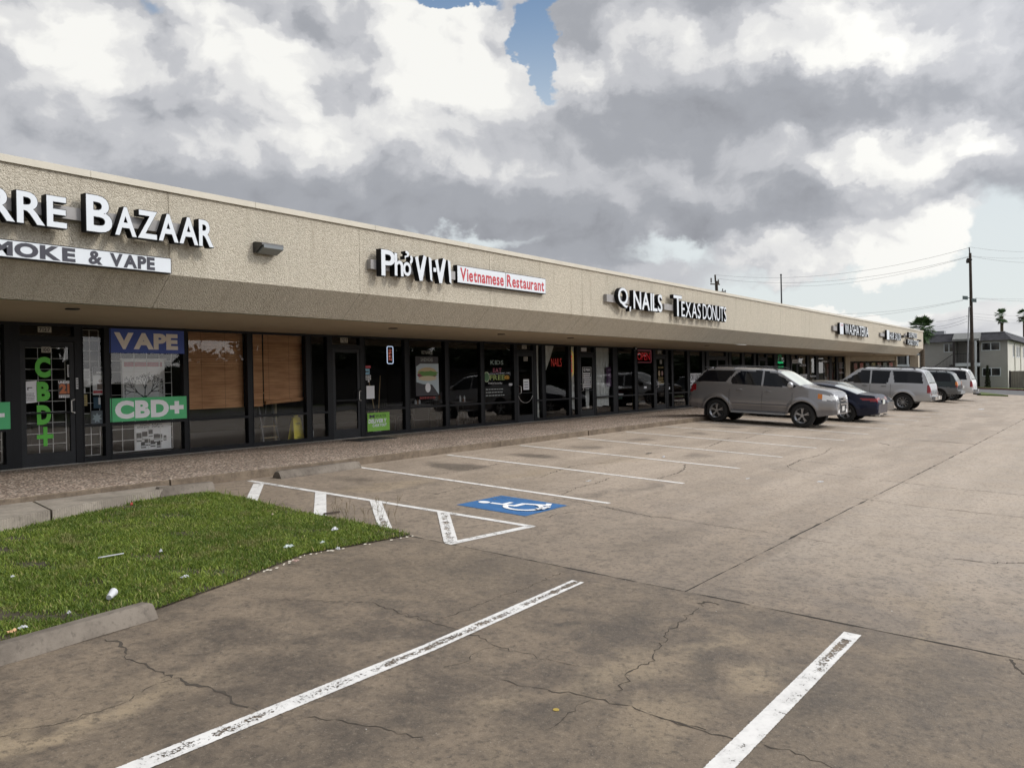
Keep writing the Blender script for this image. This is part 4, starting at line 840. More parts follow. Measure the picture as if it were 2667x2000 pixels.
for i, (x, y, rz, lb) in enumerate([(16.0, D+1.0, .2, 'black chair nearest the crossed brooms'), (16.75, D+1.1, .0, 'black chair behind the mullion left of the sandwich poster'), (17.6, D+1.3, 3.0, 'black chair below the sandwich poster'), (19.0, D+1.2, .1, 'black chair behind the window left of the kids poster'), (20.4, D+1.3, .1, 'black chair below the kids lettering')]):
    c = ch0 if i == 0 else copy_tree(ch0); c.location = (x, y, -.02); c.rotation_euler = (0, 0, rz); c['label'] = lb
def table(x, y, label):
    t = thing('dining_table', (x, y, -.02), label, 'table', 'dining tables in the restaurant'); a = MB(); a.box(x-.5, x+.5, y-.35, y+.35, .70, .74); local(t, a.build('table_top', mat('table_dark', (.05, .045, .045), .3)))
    a = MB(); a.lathe([(.25, -.02), (.25, 0), (.035, .03), (.035, .70)], 12, (x, y, 0)); local(t, a.build('pedestal', CH))
table(17.1, D+.65, 'dark dining table with a condiment set under the sandwich poster'); table(19.2, D+.62, 'dark dining table with a napkin holder right of the sandwich poster')
def bottles(x, y, label, rnd):
    t = thing('condiment_set', (x, y, .74), label, 'condiment set'); r2 = random.Random(rnd)
    for k in range(3): a = MB(); h = r2.uniform(.12, .2); a.lathe([(0, 0), (.03, 0), (.03, h*.7), (.012, h*.85), (.012, h), (0, h)], 10, (x+k*.09-.09, y+r2.uniform(-.03, .03), .74)); local(t, a.build('bottle', [PAP, RED, CH][k % 2*0] if k != 1 else mat('sauce', (.2, .1, .05), .3), smooth=50))
bottles(16.85, D+.5, 'bottles and a napkin box under the sandwich poster', 1); bottles(17.3, D+.5, 'second cluster of bottles on the table under the sandwich poster', 4); bottles(19.25, D+.45, 'tall white napkin holder and bottles on the table', 2)
# small stickers and signs by the restaurant door
t = sheet_thing('poster', 14.83, 15.62, .13, .60, YB, mat('lime_panel', (.22, .50, .06), .6), 'lime green DELIVERY CARRYOUT sign at the foot of the glass', 'poster')
flat_text('DELIVERY', 14.86, 15.5, .335, .44, YB-.004, PAP, t, off=.05, slant=.08); flat_text('CARRYOUT', 15.0, 15.5, .24, .315, YB-.004, PAP, t, off=.05, slant=.08); flat_text('WAITR', 15.11, 15.50, .475, .55, YB-.004, mat('dark_green_ink', (.05, .14, .02), .6), t, off=.02)
a = MB(); a.face([(14.90, YB-.004, .46), (14.99, YB-.004, .49), (15.08, YB-.004, .46), (15.08, YB-.004, .56), (14.99, YB-.004, .53), (14.90, YB-.004, .56)]); local(t, a.build('bow_tie_mark', INK))
for x0, x1, z0, z1, c, lb, rows in ((14.80, 15.04, 1.74, 1.80, RED, 'small red sticker on the restaurant glass', 0), (14.82, 15.0, 1.58, 1.72, mat('sky_sticker', (.25, .50, .66), .6), 'pale blue bow tie sticker on the restaurant glass', -1), (14.80, 15.04, 1.51, 1.56, PAP, 'upper thin white strip of print on the restaurant glass', 1), (14.80, 15.04, 1.44, 1.495, PAP, 'lower thin white strip of print on the restaurant glass', 1), (14.94, 14.99, 1.38, 1.43, PAP, 'tiny white square sticker under the strips', 0), (14.80, 14.84, 1.25, 1.29, PAP, 'tiny white sticker beside the mullion', 0), (14.88, 15.16, .96, 1.29, PAP, 'blank white sheet taped inside the restaurant glass', 0)):
    t = sheet_thing('sticker', x0, x1, z0, z1, GY-.008, c, lb, 'sticker')
    if rows > 0: lines(t, x0+.01, x1-.01, z0+.01, z1-.005, GY-.011, INK, 1, .6)
    if rows < 0: a = MB(); xm = (x0+x1)/2; zm = (z0+z1)/2; a.face([(x0+.04, GY-.011, zm-.03), (xm, GY-.011, zm-.008), (x1-.04, GY-.011, zm-.03), (x1-.04, GY-.011, zm+.03), (xm, GY-.011, zm+.008), (x0+.04, GY-.011, zm+.03)]); local(t, a.build('bow_tie_mark', INK))
# sandwich poster
t = sheet_thing('poster', 16.72, 17.66, .98, 2.06, GY-.008, mat('poster_night', (.028, .026, .030), .6), 'black sandwich poster with the word VIETNAMESE above a filled roll', 'poster'); y = GY-.012
flat_text('VIETNAMESE', 16.95, 17.42, 2.12, 2.22, y, mat('dim_print', (.30, .32, .30), .6), t, off=.01); flat_text('SANDWICHES', 16.93, 17.42, 1.92, 2.02, y, mat('dim_print', (.30, .32, .30), .6), t, off=.01)
a = MB(); a.face([(16.74, y, 1.36), (17.0, y, 1.30), (17.38, y, 1.28), (17.66, y, 1.0), (17.66, y, 1.86), (16.9, y, 1.86), (16.74, y, 1.78)]); local(t, a.build('printed_paper', mat('pale_blue_print', (.40, .48, .52), .6)))
def ell(cx_, cz_, rx, rz_, yy, nm, c, n0=20, lo=0, hi=360, jag=0.):
    a = MB(); r3 = random.Random(int(cx_*100)); a.face([(cx_+(rx*(1+r3.uniform(-jag, jag)))*math.cos(math.radians(lo+(hi-lo)*i/n0)), yy, cz_+(rz_*(1+r3.uniform(-jag, jag)))*math.sin(math.radians(lo+(hi-lo)*i/n0))) for i in range(n0)]); local(t, a.build(nm, c))
ell(17.19, 1.60, .40, .16, y-.002, 'printed_bread', mat('bread_print', (.46, .36, .20), .6)); ell(17.18, 1.535, .41, .085, y-.0035, 'printed_filling', mat('filling_print', (.20, .045, .06), .6), jag=.12); ell(17.19, 1.585, .38, .085, y-.005, 'printed_lettuce', mat('lettuce_print', (.09, .22, .04), .6), 26, jag=.28); ell(17.19, 1.455, .38, .07, y-.0065, 'printed_bun', mat('bun_print', (.52, .45, .30), .6)); ell(17.2, 1.2, .11, .13, y-.005, 'printed_label', PAP)
lines(t, 16.85, 17.55, .88, .96, y, mat('dark_red_print', (.16, .012, .010), .6), 1, .8)
# neon and lit signs
def neon(name, label, txt, x0, x1, z0, z1, y, c, es, group='lit OPEN signs', vertical=False, frame=None, fm=None):
    t = thing(name, ((x0+x1)/2, y, z0), label, 'neon sign', group); m = mat(name+'_tube', (.02, .01, .01), .5, emit=c, es=es)
    if vertical:
        h = (z1-z0)/len(txt)
        for i, ch in enumerate(txt): flat_text(ch, x0, x1, z1-(i+.86)*h, z1-(i+.14)*h, y, m, t, off=.0)
    else: flat_text(txt, x0, x1, z0, z1, y, m, t, off=.0)
    if frame:
        a = MB(); fx0, fx1, fz0, fz1, rr_ = frame; P = []
        for cx_, cz_, s_ in ((fx1-rr_, fz1-rr_, 0), (fx0+rr_, fz1-rr_, 90), (fx0+rr_, fz0+rr_, 180), (fx1-rr_, fz0+rr_, 270)):
            for k in range(6): an = math.radians(s_+k*18); P.append((cx_+rr_*math.cos(an), y, cz_+rr_*math.sin(an)))
        for p, q in zip(P, P[1:]+P[:1]): a.bar(p, q, .010, 5)
        local(t, a.build('border_tube', fm))
    return t
neon('open_sign', 'blue-rimmed vertical OPEN sign in the restaurant window', 'OPEN', 15.80, 15.90, 1.93, 2.25, YI, (1., .28, .2), .55, vertical=True, frame=(15.74, 15.96, 1.86, 2.31, .04), fm=mat('white_tube', (.1, .1, .1), .5, emit=(.62, .75, 1.), es=.9))
neon('open_sign', 'red vertical OPEN sign in a yellow oval by the nail salon door', 'OPEN', 24.62, 24.80, 1.58, 2.22, YI-.06, (1., .05, .03), .9, vertical=True, frame=(24.55, 24.88, 1.46, 2.34, .16), fm=mat('yellow_tube', (.1, .1, .05), .5, emit=(1., .72, .12), es=.45))
neon('open_sign', 'red square-lettered OPEN sign above the donut shop window', 'OPEN', 29.75, 30.85, 2.06, 2.36, YI-.05, (.75, .02, .03), .28, frame=(29.62, 30.95, 1.97, 2.45, .03), fm=mat('dim_tube', (.1, .02, .02), .5, emit=(.3, .08, .10), es=.5))
neon('nails_sign', 'red NAILS neon sign between the salon curtains', 'NAILS', 23.72, 24.38, 1.80, 2.08, YI+.1, (.7, .05, .04), .24, group=None)
t = thing('green_lit_sign', (47.1, YI-.05, 1.7), 'green lit sign in the window beyond the silver wagon', 'lit sign'); gt_ = mat('green_tube', (.01, .05, .02), .5, emit=(.02, .65, .22), es=.7); lines(t, 46.6, 47.7, 1.98, 2.12, YI-.05, gt_, 1, .8, 5); lines(t, 46.55, 47.75, 1.72, 1.86, YI-.05, gt_, 1, .8, 8)
a = MB(); a.lathe([(.20, 0), (.26, .01), (.3, 0)], 16, (47.1, YI-.05, 2.25), 'y'); local(t, a.build('burger_outline', mat('green_tube2', (.01, .05, .02), .5, emit=(.02, .5, .18), es=.15)))
# kids eat free vinyl
t = thing('window_lettering', (20.3, GY, 1.7), 'KIDS EAT FREE vinyl lettering with a green round badge', 'lettering'); y = GY-.008
for tx, x0, x1, z0, z1, c in (('KIDS', 20.06, 20.72, 1.84, 1.98, (.17, .23, .21)), ('EAT', 20.18, 20.62, 1.60, 1.74, (.26, .06, .10)), ('FREE', 20.02, 20.78, 1.37, 1.53, (.25, .33, .10)), ('@', 20.76, 21.04, 1.39, 1.51, (.60, .32, .03))): flat_text(tx, x0, x1, z0, z1, y, mat('vinyl', c, .6), t, off=.03)
ell(19.86, 1.47, .15, .16, y, 'badge', mat('badge_pale', (.35, .42, .28), .6)); ell(19.86, 1.47, .12, .13, y-.002, 'badge_ring', mat('badge_green', (.06, .15, .06), .6)); a = MB(); a.box(20.0, 20.6, y-.001, y, .8, .801)
flat_text('Every Saturday', 19.95, 20.65, 1.24, 1.31, y, PAP, t, off=.0); lines(t, 19.8, 20.75, .86, 1.14, y, mat('vinyl_dim', (.34, .37, .36), .6), 3, .28)
t = sheet_thing('sticker', 21.0, 21.17, 1.19, 1.26, y, PAP, 'small white sticker low right of the kids lettering', 'sticker'); lines(t, 21.01, 21.16, 1.20, 1.25, y-.003, INK, 1, .5)
t = sheet_thing('notice', 21.74, 22.05, 1.04, 1.38, yd, PAP, 'white paper notice on the third shop door', 'notice'); lines(t, 21.78, 22.0, 1.08, 1.33, yd-.003, mat('pale_ink', (.16, .2, .25), .6), 3, .45)
a = MB()
for i in range(24):
    an0, an1 = math.radians(200+i*6), math.radians(206+i*6)
    if i < 23: a.bar((21.75+.42*math.cos(an0), F0-.04, .98+.35*math.sin(an0)), (21.75+.42*math.cos(an1), F0-.04, .98+.35*math.sin(an1)), .008, 4)
tag(a.build('door_chain', STEEL), 'chain looped across the third shop door', 'chain')
t = sheet_thing('notice', 25.36, 25.98, 1.02, 1.78, F0+.02, mat('sign_black', (.02, .02, .022), .6), 'black notice with white lettering on the nail salon door', 'notice'); y = F0+.016
flat_text('Q Nails', 25.45, 25.9, 1.62, 1.73, y, WHT, t, off=.02); lines(t, 25.42, 25.93, 1.05, 1.58, y, WHT, 7, .55)
a = MB(); 
for p, q in (((25.37, 1.03), (25.97, 1.03)), ((25.97, 1.03), (25.97, 1.77)), ((25.97, 1.77), (25.37, 1.77)), ((25.37, 1.77), (25.37, 1.03))): a.bar((p[0], y, p[1]), (q[0], y, q[1]), .007, 4)
local(t, a.build('white_border', WHT))
t = sheet_thing('poster', 27.2, 27.75, 1.04, 1.78, YI-.07, mat('plum', (.085, .028, .10), .6), 'purple poster hanging in front of the white curtain', 'poster'); lines(t, 27.28, 27.68, 1.08, 1.4, YI-.075, mat('pale_plum', (.36, .26, .40), .6), 4, .4); lines(t, 27.3, 27.66, 1.62, 1.72, YI-.075, mat('pale_plum', (.36, .26, .40), .6), 1, .7); ell(27.47, 1.47, .12, .09, YI-.075, 'printed_lotus', mat('pale_plum', (.36, .26, .40), .6), jag=.3)
# curtains
CUR = wear('white_curtain', (.88, .91, .90), .06, .8)
def curtain(x0, x1, z0, z1, label, left=None, right=None, y=YI+.02, wav=9):
    """left/right: functions of height fraction v (0 top) giving the free edge"""
    t = thing('curtain', ((x0+x1)/2, y, z0), label, 'curtain', 'white curtains in the nail salon'); a = MB(); nx, nz = 40, 24
    def P(u, v):
        l = left(v) if left else x0; r = right(v) if right else x1
        z = z1+(z0-z1)*v+(.02*math.sin(u*11) if v > .99 else 0); return (l+(r-l)*u, y+.03*math.sin(u*wav*2*math.pi/2.2+.5*math.sin(v*4)), z)
    for i in range(nx):
        for j in range(nz): a.face([P(i/nx, (j+1)/nz), P((i+1)/nx, (j+1)/nz), P((i+1)/nx, j/nz), P(i/nx, j/nz)])
    local(t, a.build('cloth', CUR, smooth=70))
tie = lambda v: (1-min(v/.55, 1.))**.7 if v < .55 else (v-.55)*.18
curtain(22.95, 23.75, .70, 2.5, 'white curtain tied back at the left of the NAILS neon', right=lambda v: 23.0+.72*tie(v)+.06); curtain(22.44, 22.78, .12, 2.5, 'pale curtain strip in the narrow pane by the third door', wav=4)
curtain(24.6, 25.02, .30, 2.5, 'pale curtain behind the oval OPEN sign', wav=4); curtain(26.3, 27.55, .33, 2.5, 'full white pleated curtain right of the nail salon door', wav=12)
curtain(25.85, 26.1, .3, 1.0, 'narrow strip of curtain behind the nail salon door', wav=3)
# donut shop, lease and washateria details
t = thing('door_lettering', (31.6, yd, 1.3), 'gold donut shop lettering with a ring emblem on the glass door', 'lettering'); y = yd; GO = mat('gold_vinyl', (.36, .27, .10), .6)
flat_text('TEXAS DONUTS', 31.42, 31.92, 1.72, 1.80, y, GO, t, off=.02); ell(31.52, 1.52, .1, .12, y, 'donut_print', mat('donut_print', (.33, .24, .14), .6)); ell(31.8, 1.52, .09, .11, y-.001, 'donut_print', mat('donut_print2', (.24, .14, .12), .6)); lines(t, 31.42, 31.92, 1.08, 1.38, y, GO, 4, .5)
t = sheet_thing('sticker', 32.4, 32.6, .83, .93, GY-.008, PAP, 'small white sticker beside the donut shop door', 'sticker'); t = sheet_thing('sticker', 30.2, 30.42, .92, 1.0, GY-.008, PAP, 'small white sticker low in the donut shop window', 'sticker')
t = sheet_thing('poster', 34.55, 35.88, .82, 1.50, GY-.01, PAP, 'white FOR LEASE poster partly behind the silver SUV', 'poster'); flat_text('FOR LEASE', 34.62, 35.82, 1.19, 1.44, GY-.014, INK, t, off=.03); flat_text('281', 34.68, 35.3, .88, 1.10, GY-.014, INK, t, off=.02)
for x0, x1, z0, z1, lb, tx in ((49.0, 50.0, 2.02, 2.24, 'white print strip over the eighth door', ''), (50.3, 51.6, 1.83, 1.96, 'white FREE WI-FI strip on the washateria glass', 'FREE WI-FI'), (50.35, 51.8, 1.10, 1.36, 'white opening hours card on the washateria glass', ''), (55.0, 56.2, 2.12, 2.2, 'white strip over the washateria doors', '')):
    t = sheet_thing('notice', x0, x1, z0, z1, F0-.006, PAP if not tx else INK, lb, 'notice')
    if tx: flat_text(tx, x0+.05, x1-.05, z0+.02, z1-.02, F0-.01, PAP, t, off=.02)
    else: lines(t, x0+.05, x1-.05, z0+.02, z1-.02, F0-.01, INK, 2, .5, int(x0))
t = thing('window_lettering', (53.2, F0, 1.2), 'white hyphenated vinyl lettering beside the laundry double doors', 'lettering'); flat_text('Wash-N-Dry', 52.4, 53.7, 1.13, 1.3, F0-.006, PAP, t, off=.03); lines(t, 52.8, 53.3, .98, 1.03, F0-.006, PAP, 1, .7)
t = thing('window_lettering', (59.7, F0, 1.6), 'white Every Day vinyl lettering left of the brick pier', 'lettering'); flat_text('Every Day', 59.1, 60.2, 1.36, 1.48, F0-.006, PAP, t, off=.02); lines(t, 59.1, 60.2, 1.68, 2.15, F0-.006, mat('dim_vinyl', (.2, .22, .24), .6), 3, .6)
t = sheet_thing('notice', 26.0-.62, 25.75, 2.33, 2.46, GY-.006, PAP, 'torn white number sheet over the nail salon door', 'notice')
for i, c in enumerate(((.30, .10, .08), (.35, .12, .10), (.10, .13, .16), (.34, .30, .10), (.30, .10, .08), (.14, .20, .16), (.36, .14, .12))):
    A, B = p0.lerp(p1, (i+.6+.2)/nb), p0.lerp(p1, (i+1.4)/nb); a = MB(); off = Vector((-.05, -.05))*1.3
    a.face([(A.x+off.x, A.y+off.y, .75), (B.x+off.x, B.y+off.y, .75), (B.x+off.x, B.y+off.y, 2.08), (A.x+off.x, A.y+off.y, 2.08)]); m_, n2_, b2_ = nmat('shop_poster', rough=.6)
    n2_.put(b2_.inputs['Base Color'], n2_.mix(n2_.ramp(n2_.noise(n2_.coord(), 2.2, 3, .6), .4, .6), c, (.20, .22, .20)))
    tag(a.build('poster', m_), ['tall reddish advert, first in the splayed shopfront', 'tall reddish advert, second in the splayed shopfront', 'dark blue-grey advert, third in the splayed shopfront', 'yellowish advert, fourth in the splayed shopfront', 'reddish advert, fifth in the splayed shopfront', 'greenish advert, sixth in the splayed shopfront', 'reddish advert, last in the splayed shopfront'][i], 'poster', 'adverts in the splayed shopfront')
# camera dome, mop bucket, mat
t = thing('security_camera', (28.75, D-.35, 2.5), 'small black security camera under the canopy by the donut shop', 'security camera'); a = MB(); a.lathe([(0, -.12), (.05, -.10), (.07, -.05), (.07, 0), (0, 0)], 14, (28.6, D-.45, 2.54)); local(t, a.build('dome', mat('cam_black', (.015, .015, .016), .25), smooth=50)); a = MB(); a.bar((28.72, D-.4, 2.50), (28.98, D-.25, 2.44), .045, 10); local(t, a.build('barrel', mat('cam_black2', (.02, .02, .022), .4))); a = MB(); a.lathe([(0, -.005), (.03, 0)], 12, (28.56, D-.515, 2.47), 'y'); local(t, a.build('lens', PAP))
a = MB(); x0, y0 = 13.95, 14.30; a.box(x0-.35, x0+.85, y0-.02, y0+.62, .001, .016); tag(a.build('door_mat', mat('rubber_mat', (.013, .013, .014), .85)), 'black rubber mat on the walk at the restaurant door', 'door mat')
t = thing('mop_bucket', (28.9, D+.55, 0), 'pale grey and green equipment stand inside the donut shop window', 'stand'); a = MB(); a.lathe([(.05, 0), (.05, .6)], 10, (28.85, D+.5, 0)); a.box(28.6, 29.1, D+.4, D+.6, .52, .62); local(t, a.build('stand_leg', mat('teal_paint', (.08, .16, .14), .5))); a = MB(); a.box(28.7, 29.15, D+.38, D+.58, .66, .74); local(t, a.build('stand_top', PAP))
a = MB(); a.bar((29.75, D+.3, 0), (29.6, D+.2, 1.0), .014, 6); tag(a.build('wooden_stick', mat('yellow_wood', (.40, .33, .10), .6)), 'yellow stick leaning inside the donut shop window', 'stick')
# ------------------------------------------------------------------ cars
TYRE = mat('tyre_rubber', (.014, .014, .014), .85); RIM = mat('alloy_rim', (.42, .43, .45), .3, .9); CARGL = mat('tinted_glass', (.004, .005, .008), .05, spec=.35); SCREEN = mat('windscreen_glass', (.16, .18, .17), .03, spec=1.)
LAMP = mat('lamp_lens', (.80, .83, .86), .08, spec=.8); TAIL = mat('tail_lens', (.22, .008, .012), .12, spec=.7); AMB = mat('amber_lens', (.62, .20, .03), .15); PLAS = mat('black_plastic', (.018, .018, .019), .6); CHROME = mat('chrome', (.62, .63, .65), .15, 1.)
def carpaint(name, c, metal=.5): return mat(name, c, .26, metal, coat=.45 if metal > .05 else .12, spec=.5 if metal > .05 else .3)
def smooth1(a, k):
    for _ in range(k): b = a.copy(); b[1:-1] = (a[:-2]+2*a[1:-1]+a[2:])/4; a = b
    return a
def pin(x, z, poly):
    r = False; j = len(poly)-1
    for i in range(len(poly)):
        if ((poly[i][1] > z) != (poly[j][1] > z)) and x < (poly[j][0]-poly[i][0])*(z-poly[i][1])/(poly[j][1]-poly[i][1]+1e-9)+poly[i][0]: r = not r
        j = i
    return r
def make_car(name, spec, label, group='cars parked nose to the shops'):
    """body lofted along x (tail at x=0, nose at x=L), y across, z up; parts are cut out of the same skin"""
    root = thing(name, (0, 0, 0), label, spec['cat'], group); L, W, H = spec['L'], spec['W'], spec['H']
    NX = 150; xs = np.linspace(0, L, NX); tp = np.array(spec['top']); T = smooth1(np.interp(xs, tp[:, 0], tp[:, 1]), 3)
    bt = np.array(spec['belt']); Bz = smooth1(np.interp(xs, bt[:, 0], bt[:, 1]), 3); lo = np.array(spec['low']); R0 = smooth1(np.interp(xs, lo[:, 0], lo[:, 1]), 1)
    ra, wx, tr = spec['arch'], spec['wheels'], spec['tyre']; R_ = R0.copy()
    for w in wx:
        d = np.abs(xs-w); k = d < ra; R_[k] = np.maximum(R_[k], tr+np.sqrt(ra**2-d[k]**2)*.98)
    pl = np.array(spec['plan']); PW = smooth1(np.interp(xs, pl[:, 0], pl[:, 1]), 2)*W/2
    nb, ng, na = 16, 10, 10; rows = []
    for i in range(NX):
        top = T[i]; belt = min(Bz[i], top-.05); r = min(R_[i], belt-.02); sec = []; roofness = max(0., (top-belt-.05)); tum = spec.get('tum', .20)*min(1, roofness/.5)
        for j in range(nb+1):
            t = j/nb; z = r+(belt-r)*t; zz = (z-R0[i])/max(.2, belt-R0[i]); f = 1-.055*max(0, .35-zz)/.35-.035*max(0, zz-.55)/.45
            flare = 0.
            for w in wx:
                dd = math.hypot(xs[i]-w, z-tr); 
                if dd < ra+.11: flare = max(flare, .028*max(0, 1-abs(dd-ra-.03)/.1))
            sec.append((PW[i]*f+flare, z))
        wb = sec[-1][0]; te = top-.055 if top-belt > .12 else top-.025
        for j in range(1, ng+1):
            t = j/ng; z = belt+(te-belt)*t; sec.append((wb-tum*(z-belt)/.5*.72 if roofness > .02 else wb-.01*t, z))
        we = sec[-1][0]
        for j in range(1, na+1):
            t = j/na; y = we*math.cos(t*math.pi/2)**.8 if j < na else 0.; y = we*(1-t)**1.0; s = 1-(1-t)**2.2; sec.append((max(0, y if t > .1 else we*(1-t*.7)), te+(top+.012-te)*min(1., s*1.35 if t < .25 else .55+.45*s)))
        rows.append(sec)
    m = len(rows[0]); parts = {}
    def put(part, q): parts.setdefault(part, MB()).face(q)
    wins = spec['wins']; ws0, ws1 = spec['screen']; rw = spec['rear']
    for i in range(NX-1):
        for j in range(m-1):
            A, B, C, D_ = rows[i][j], rows[i+1][j], rows[i+1][j+1], rows[i][j+1]
            xc = (xs[i]+xs[i+1])/2; zc = (A[1]+B[1]+C[1]+D_[1])/4; yc = (A[0]+D_[0])/2
            for s in (1, -1):
                q = [(xs[i], s*A[0], A[1]), (xs[i+1], s*B[0], B[1]), (xs[i+1], s*C[0], C[1]), (xs[i], s*D_[0], D_[1])]
                if s < 0: q = q[::-1]
                part = 'body'
                if nb <= j < nb+ng and any(pin(xc, zc, p) for p in wins): part = 'side_window|%d%d' % ([pin(xc, zc, p) for p in wins].index(True), s)
                elif j >= nb+ng and ws0 < xc < ws1 and yc < rows[i][nb+ng][0]*.93: part = 'windscreen'
                elif j >= nb+ng and rw and rw[0] < xc < rw[1] and yc < rows[i][nb+ng][0]*.9 and (rw[2] if len(rw) > 2 else 0) < zc: part = 'rear_window'
                elif j < nb and zc < spec.get('clad', -1): part = 'cladding'
                for nm, test in spec.get('cut', {}).items():
                    if test(xc, yc, zc): part = nm
                put(part+('|r' if (s < 0 and part in ('headlight', 'taillight', 'indicator')) else ''), q)
    for i in (0, NX-1):   # end caps
        sec = rows[i]; n2 = 8
        for j in range(m-2):
            for k in range(-n2, n2):
                u0, u1 = k/n2, (k+1)/n2; q = [(xs[i], sec[j][0]*u0, sec[j][1]), (xs[i], sec[j][0]*u1, sec[j][1]), (xs[i], sec[j+1][0]*u1, sec[j+1][1]), (xs[i], sec[j+1][0]*u0, sec[j+1][1])]
                zc = (sec[j][1]+sec[j+1][1])/2; yc = abs(sec[j][0]*(u0+u1)/2); part = 'body'
                if zc < spec.get('clad', -1): part = 'cladding'
                for nm, test in spec.get('cut', {}).items():
                    if test(xs[i], yc, zc): part = nm
                put(part+('|r' if (u0 < 0 and part in ('headlight', 'taillight', 'indicator')) else ''), q)
    MM = dict(body=spec['paint'], side_window=CARGL, windscreen=spec.get('screenmat', SCREEN), rear_window=spec.get('rearmat', SCREEN), headlight=LAMP, taillight=TAIL, indicator=AMB, cladding=spec.get('cladmat', PLAS), grille=PLAS)
    for k, b in parts.items():
        nm = k.split('|')[0]; o = b.build(nm, MM.get(nm, spec['paint']), root, smooth=38)
    # belly, wheel wells
    b = MB(); ub = MB(); zb = float(np.min(R0))+.06; ub.box(.25, L-.25, -W*.38, W*.38, zb-.02, zb+.28); 
    for w in wx: ub.box(w-ra, w+ra, -W*.36, W*.36, tr*.9, tr+ra*.9)
    ub.build('underbody', PLAS, root)
    for w in wx:
        for s in (1, -1):
            b = MB(); yo = s*(W/2-.03); wd = .25; P = [(tr*.60, 0), (tr*.62, .02), (tr*.86, .0), (tr*.97, .02), (tr, .05), (tr, wd-.05), (tr*.95, wd), (0, wd)]
            b.lathe([(r, -s*z) for r, z in P], 32, (w, yo, tr), 'y'); wo = b.build('wheel', TYRE, root, smooth=40)
            c = MB(); c.lathe([(tr*.66, -s*-.004), (tr*.64, -s*.006), (tr*.57, -s*.03), (tr*.55, -s*.06)], 32, (w, yo, tr), 'y')
            ns = spec.get('spokes', 5)
            for k in range(ns):
                a = 2*math.pi*k/ns+.3
                for da in ((-.13, .13) if ns <= 6 else (0,)):
                    p = (w+.05*math.cos(a), yo-s*.022, tr+.05*math.sin(a)); q = (w+tr*.60*math.cos(a+da), yo-s*.012, tr+tr*.60*math.sin(a+da)); c.bar(p, q, .021 if ns <= 6 else .016, 4)
            c.lathe([(0, -s*.0), (.055, -s*.002), (.06, -s*.03)], 16, (w, yo, tr), 'y'); ro = c.build('rim', RIM, smooth=30); ro.parent = wo
            c = MB(); c.lathe([(0, -s*.075), (tr*.6, -s*.075)], 20, (w, yo, tr), 'y'); ho = c.build('brake_disc', PLAS); ho.parent = wo
    for x, z, s in [(x, z, s) for x, z in spec.get('handles', []) for s in (1, -1)]:
        i = int(x/L*(NX-1)); jj = min(range(nb), key=lambda k: abs(rows[i][k][1]-z)); y = s*rows[i][jj][0]; b = MB(); b.loft([[(x-.11, y, z-.012), (x-.11, y, z+.018), (x-.11, y+s*.01, z+.01), (x-.11, y+s*.01, z-.006)], [(x, y, z-.014), (x, y, z+.022), (x, y+s*.04, z+.014), (x, y+s*.04, z-.006)], [(x+.11, y, z-.012), (x+.11, y, z+.018), (x+.11, y+s*.01, z+.01), (x+.11, y+s*.01, z-.006)]]); b.build('door_handle', spec.get('hmat', spec['paint']), root)
    for x, z in spec.get('mirror', []):
        for s in (1, -1):
            i = int(x/L*(NX-1)); y = s*(rows[i][nb][0]); b = MB()
            b.lathe([(.0, -.10), (.07, -.085), (.10, -.02), (.095, .04), (.07, .065), (0, .07)], 14, (x, y+s*.13, z+.06), 'y'); b.bar((x+.03, y-s*.02, z-.02), (x+.02, y+s*.1, z+.02), .028, 6); b.build('mirror', spec.get('mmat', spec['paint']), root, smooth=50)
    for x0, x1, z in spec.get('rack', []):
        for s in (1, -1):
            b = MB(); i0 = int((x0+x1)/2/L*(NX-1)); yy = s*(rows[i0][nb+ng][0]-.05); P = [(x0, yy, z-.06), (x0+.12, yy, z+.02)]+[(x0+(x1-x0)*t, yy, z+.035) for t in (.25, .5, .75)]+[(x1-.2, yy, z+.02), (x1, yy, z-.07)]
            for p, q in zip(P, P[1:]): b.bar(p, q, .022, 6)
            b.build('roof_rail', PLAS, root)
        b = MB()
        for t in (.3, .72): xx = x0+(x1-x0)*t; yy = rows[i0][nb+ng][0]-.06; b.beam((xx, -yy, z+.045), (xx, yy, z+.045), .05, .02)
        b.build('crossbar', CHROME if spec.get('bars') else PLAS, root)
    for nm, mt, fn in spec.get('extra', []):
        for q in (fn if isinstance(fn, tuple) else (None,)):
            b = MB(); b.box(*q) if q else fn(b, rows, xs); b.build(nm, mt, root, smooth=30)
    # shut lines
    b = MB()
    for x, z0, z1 in spec.get('seams', []):
        i = int(x/L*(NX-1))
        for j in range(nb):
            if z0 <= rows[i][j][1] and rows[i][j+1][1] <= z1+.03:
                for s in (1, -1): p, q = rows[i][j], rows[i][j+1]; b.face([(x-.006, s*(p[0]+.003), p[1]), (x+.006, s*(p[0]+.003), p[1]), (x+.006, s*(q[0]+.003), q[1]), (x-.006, s*(q[0]+.003), q[1])])
    if b.v: b.build('door_gap', PLAS, root, merge=False)
    return root
def plate(x, z, y=0., c=(.5, .5, .48)):
    def fn(b, rows, xs): b.box(x-.008, x+.008, y-.15, y+.15, z, z+.15)
    return ('licence_plate', mat('plate_white', c, .5), fn)
def boxpart(nm, m, *bx):
    return (nm, m, bx)
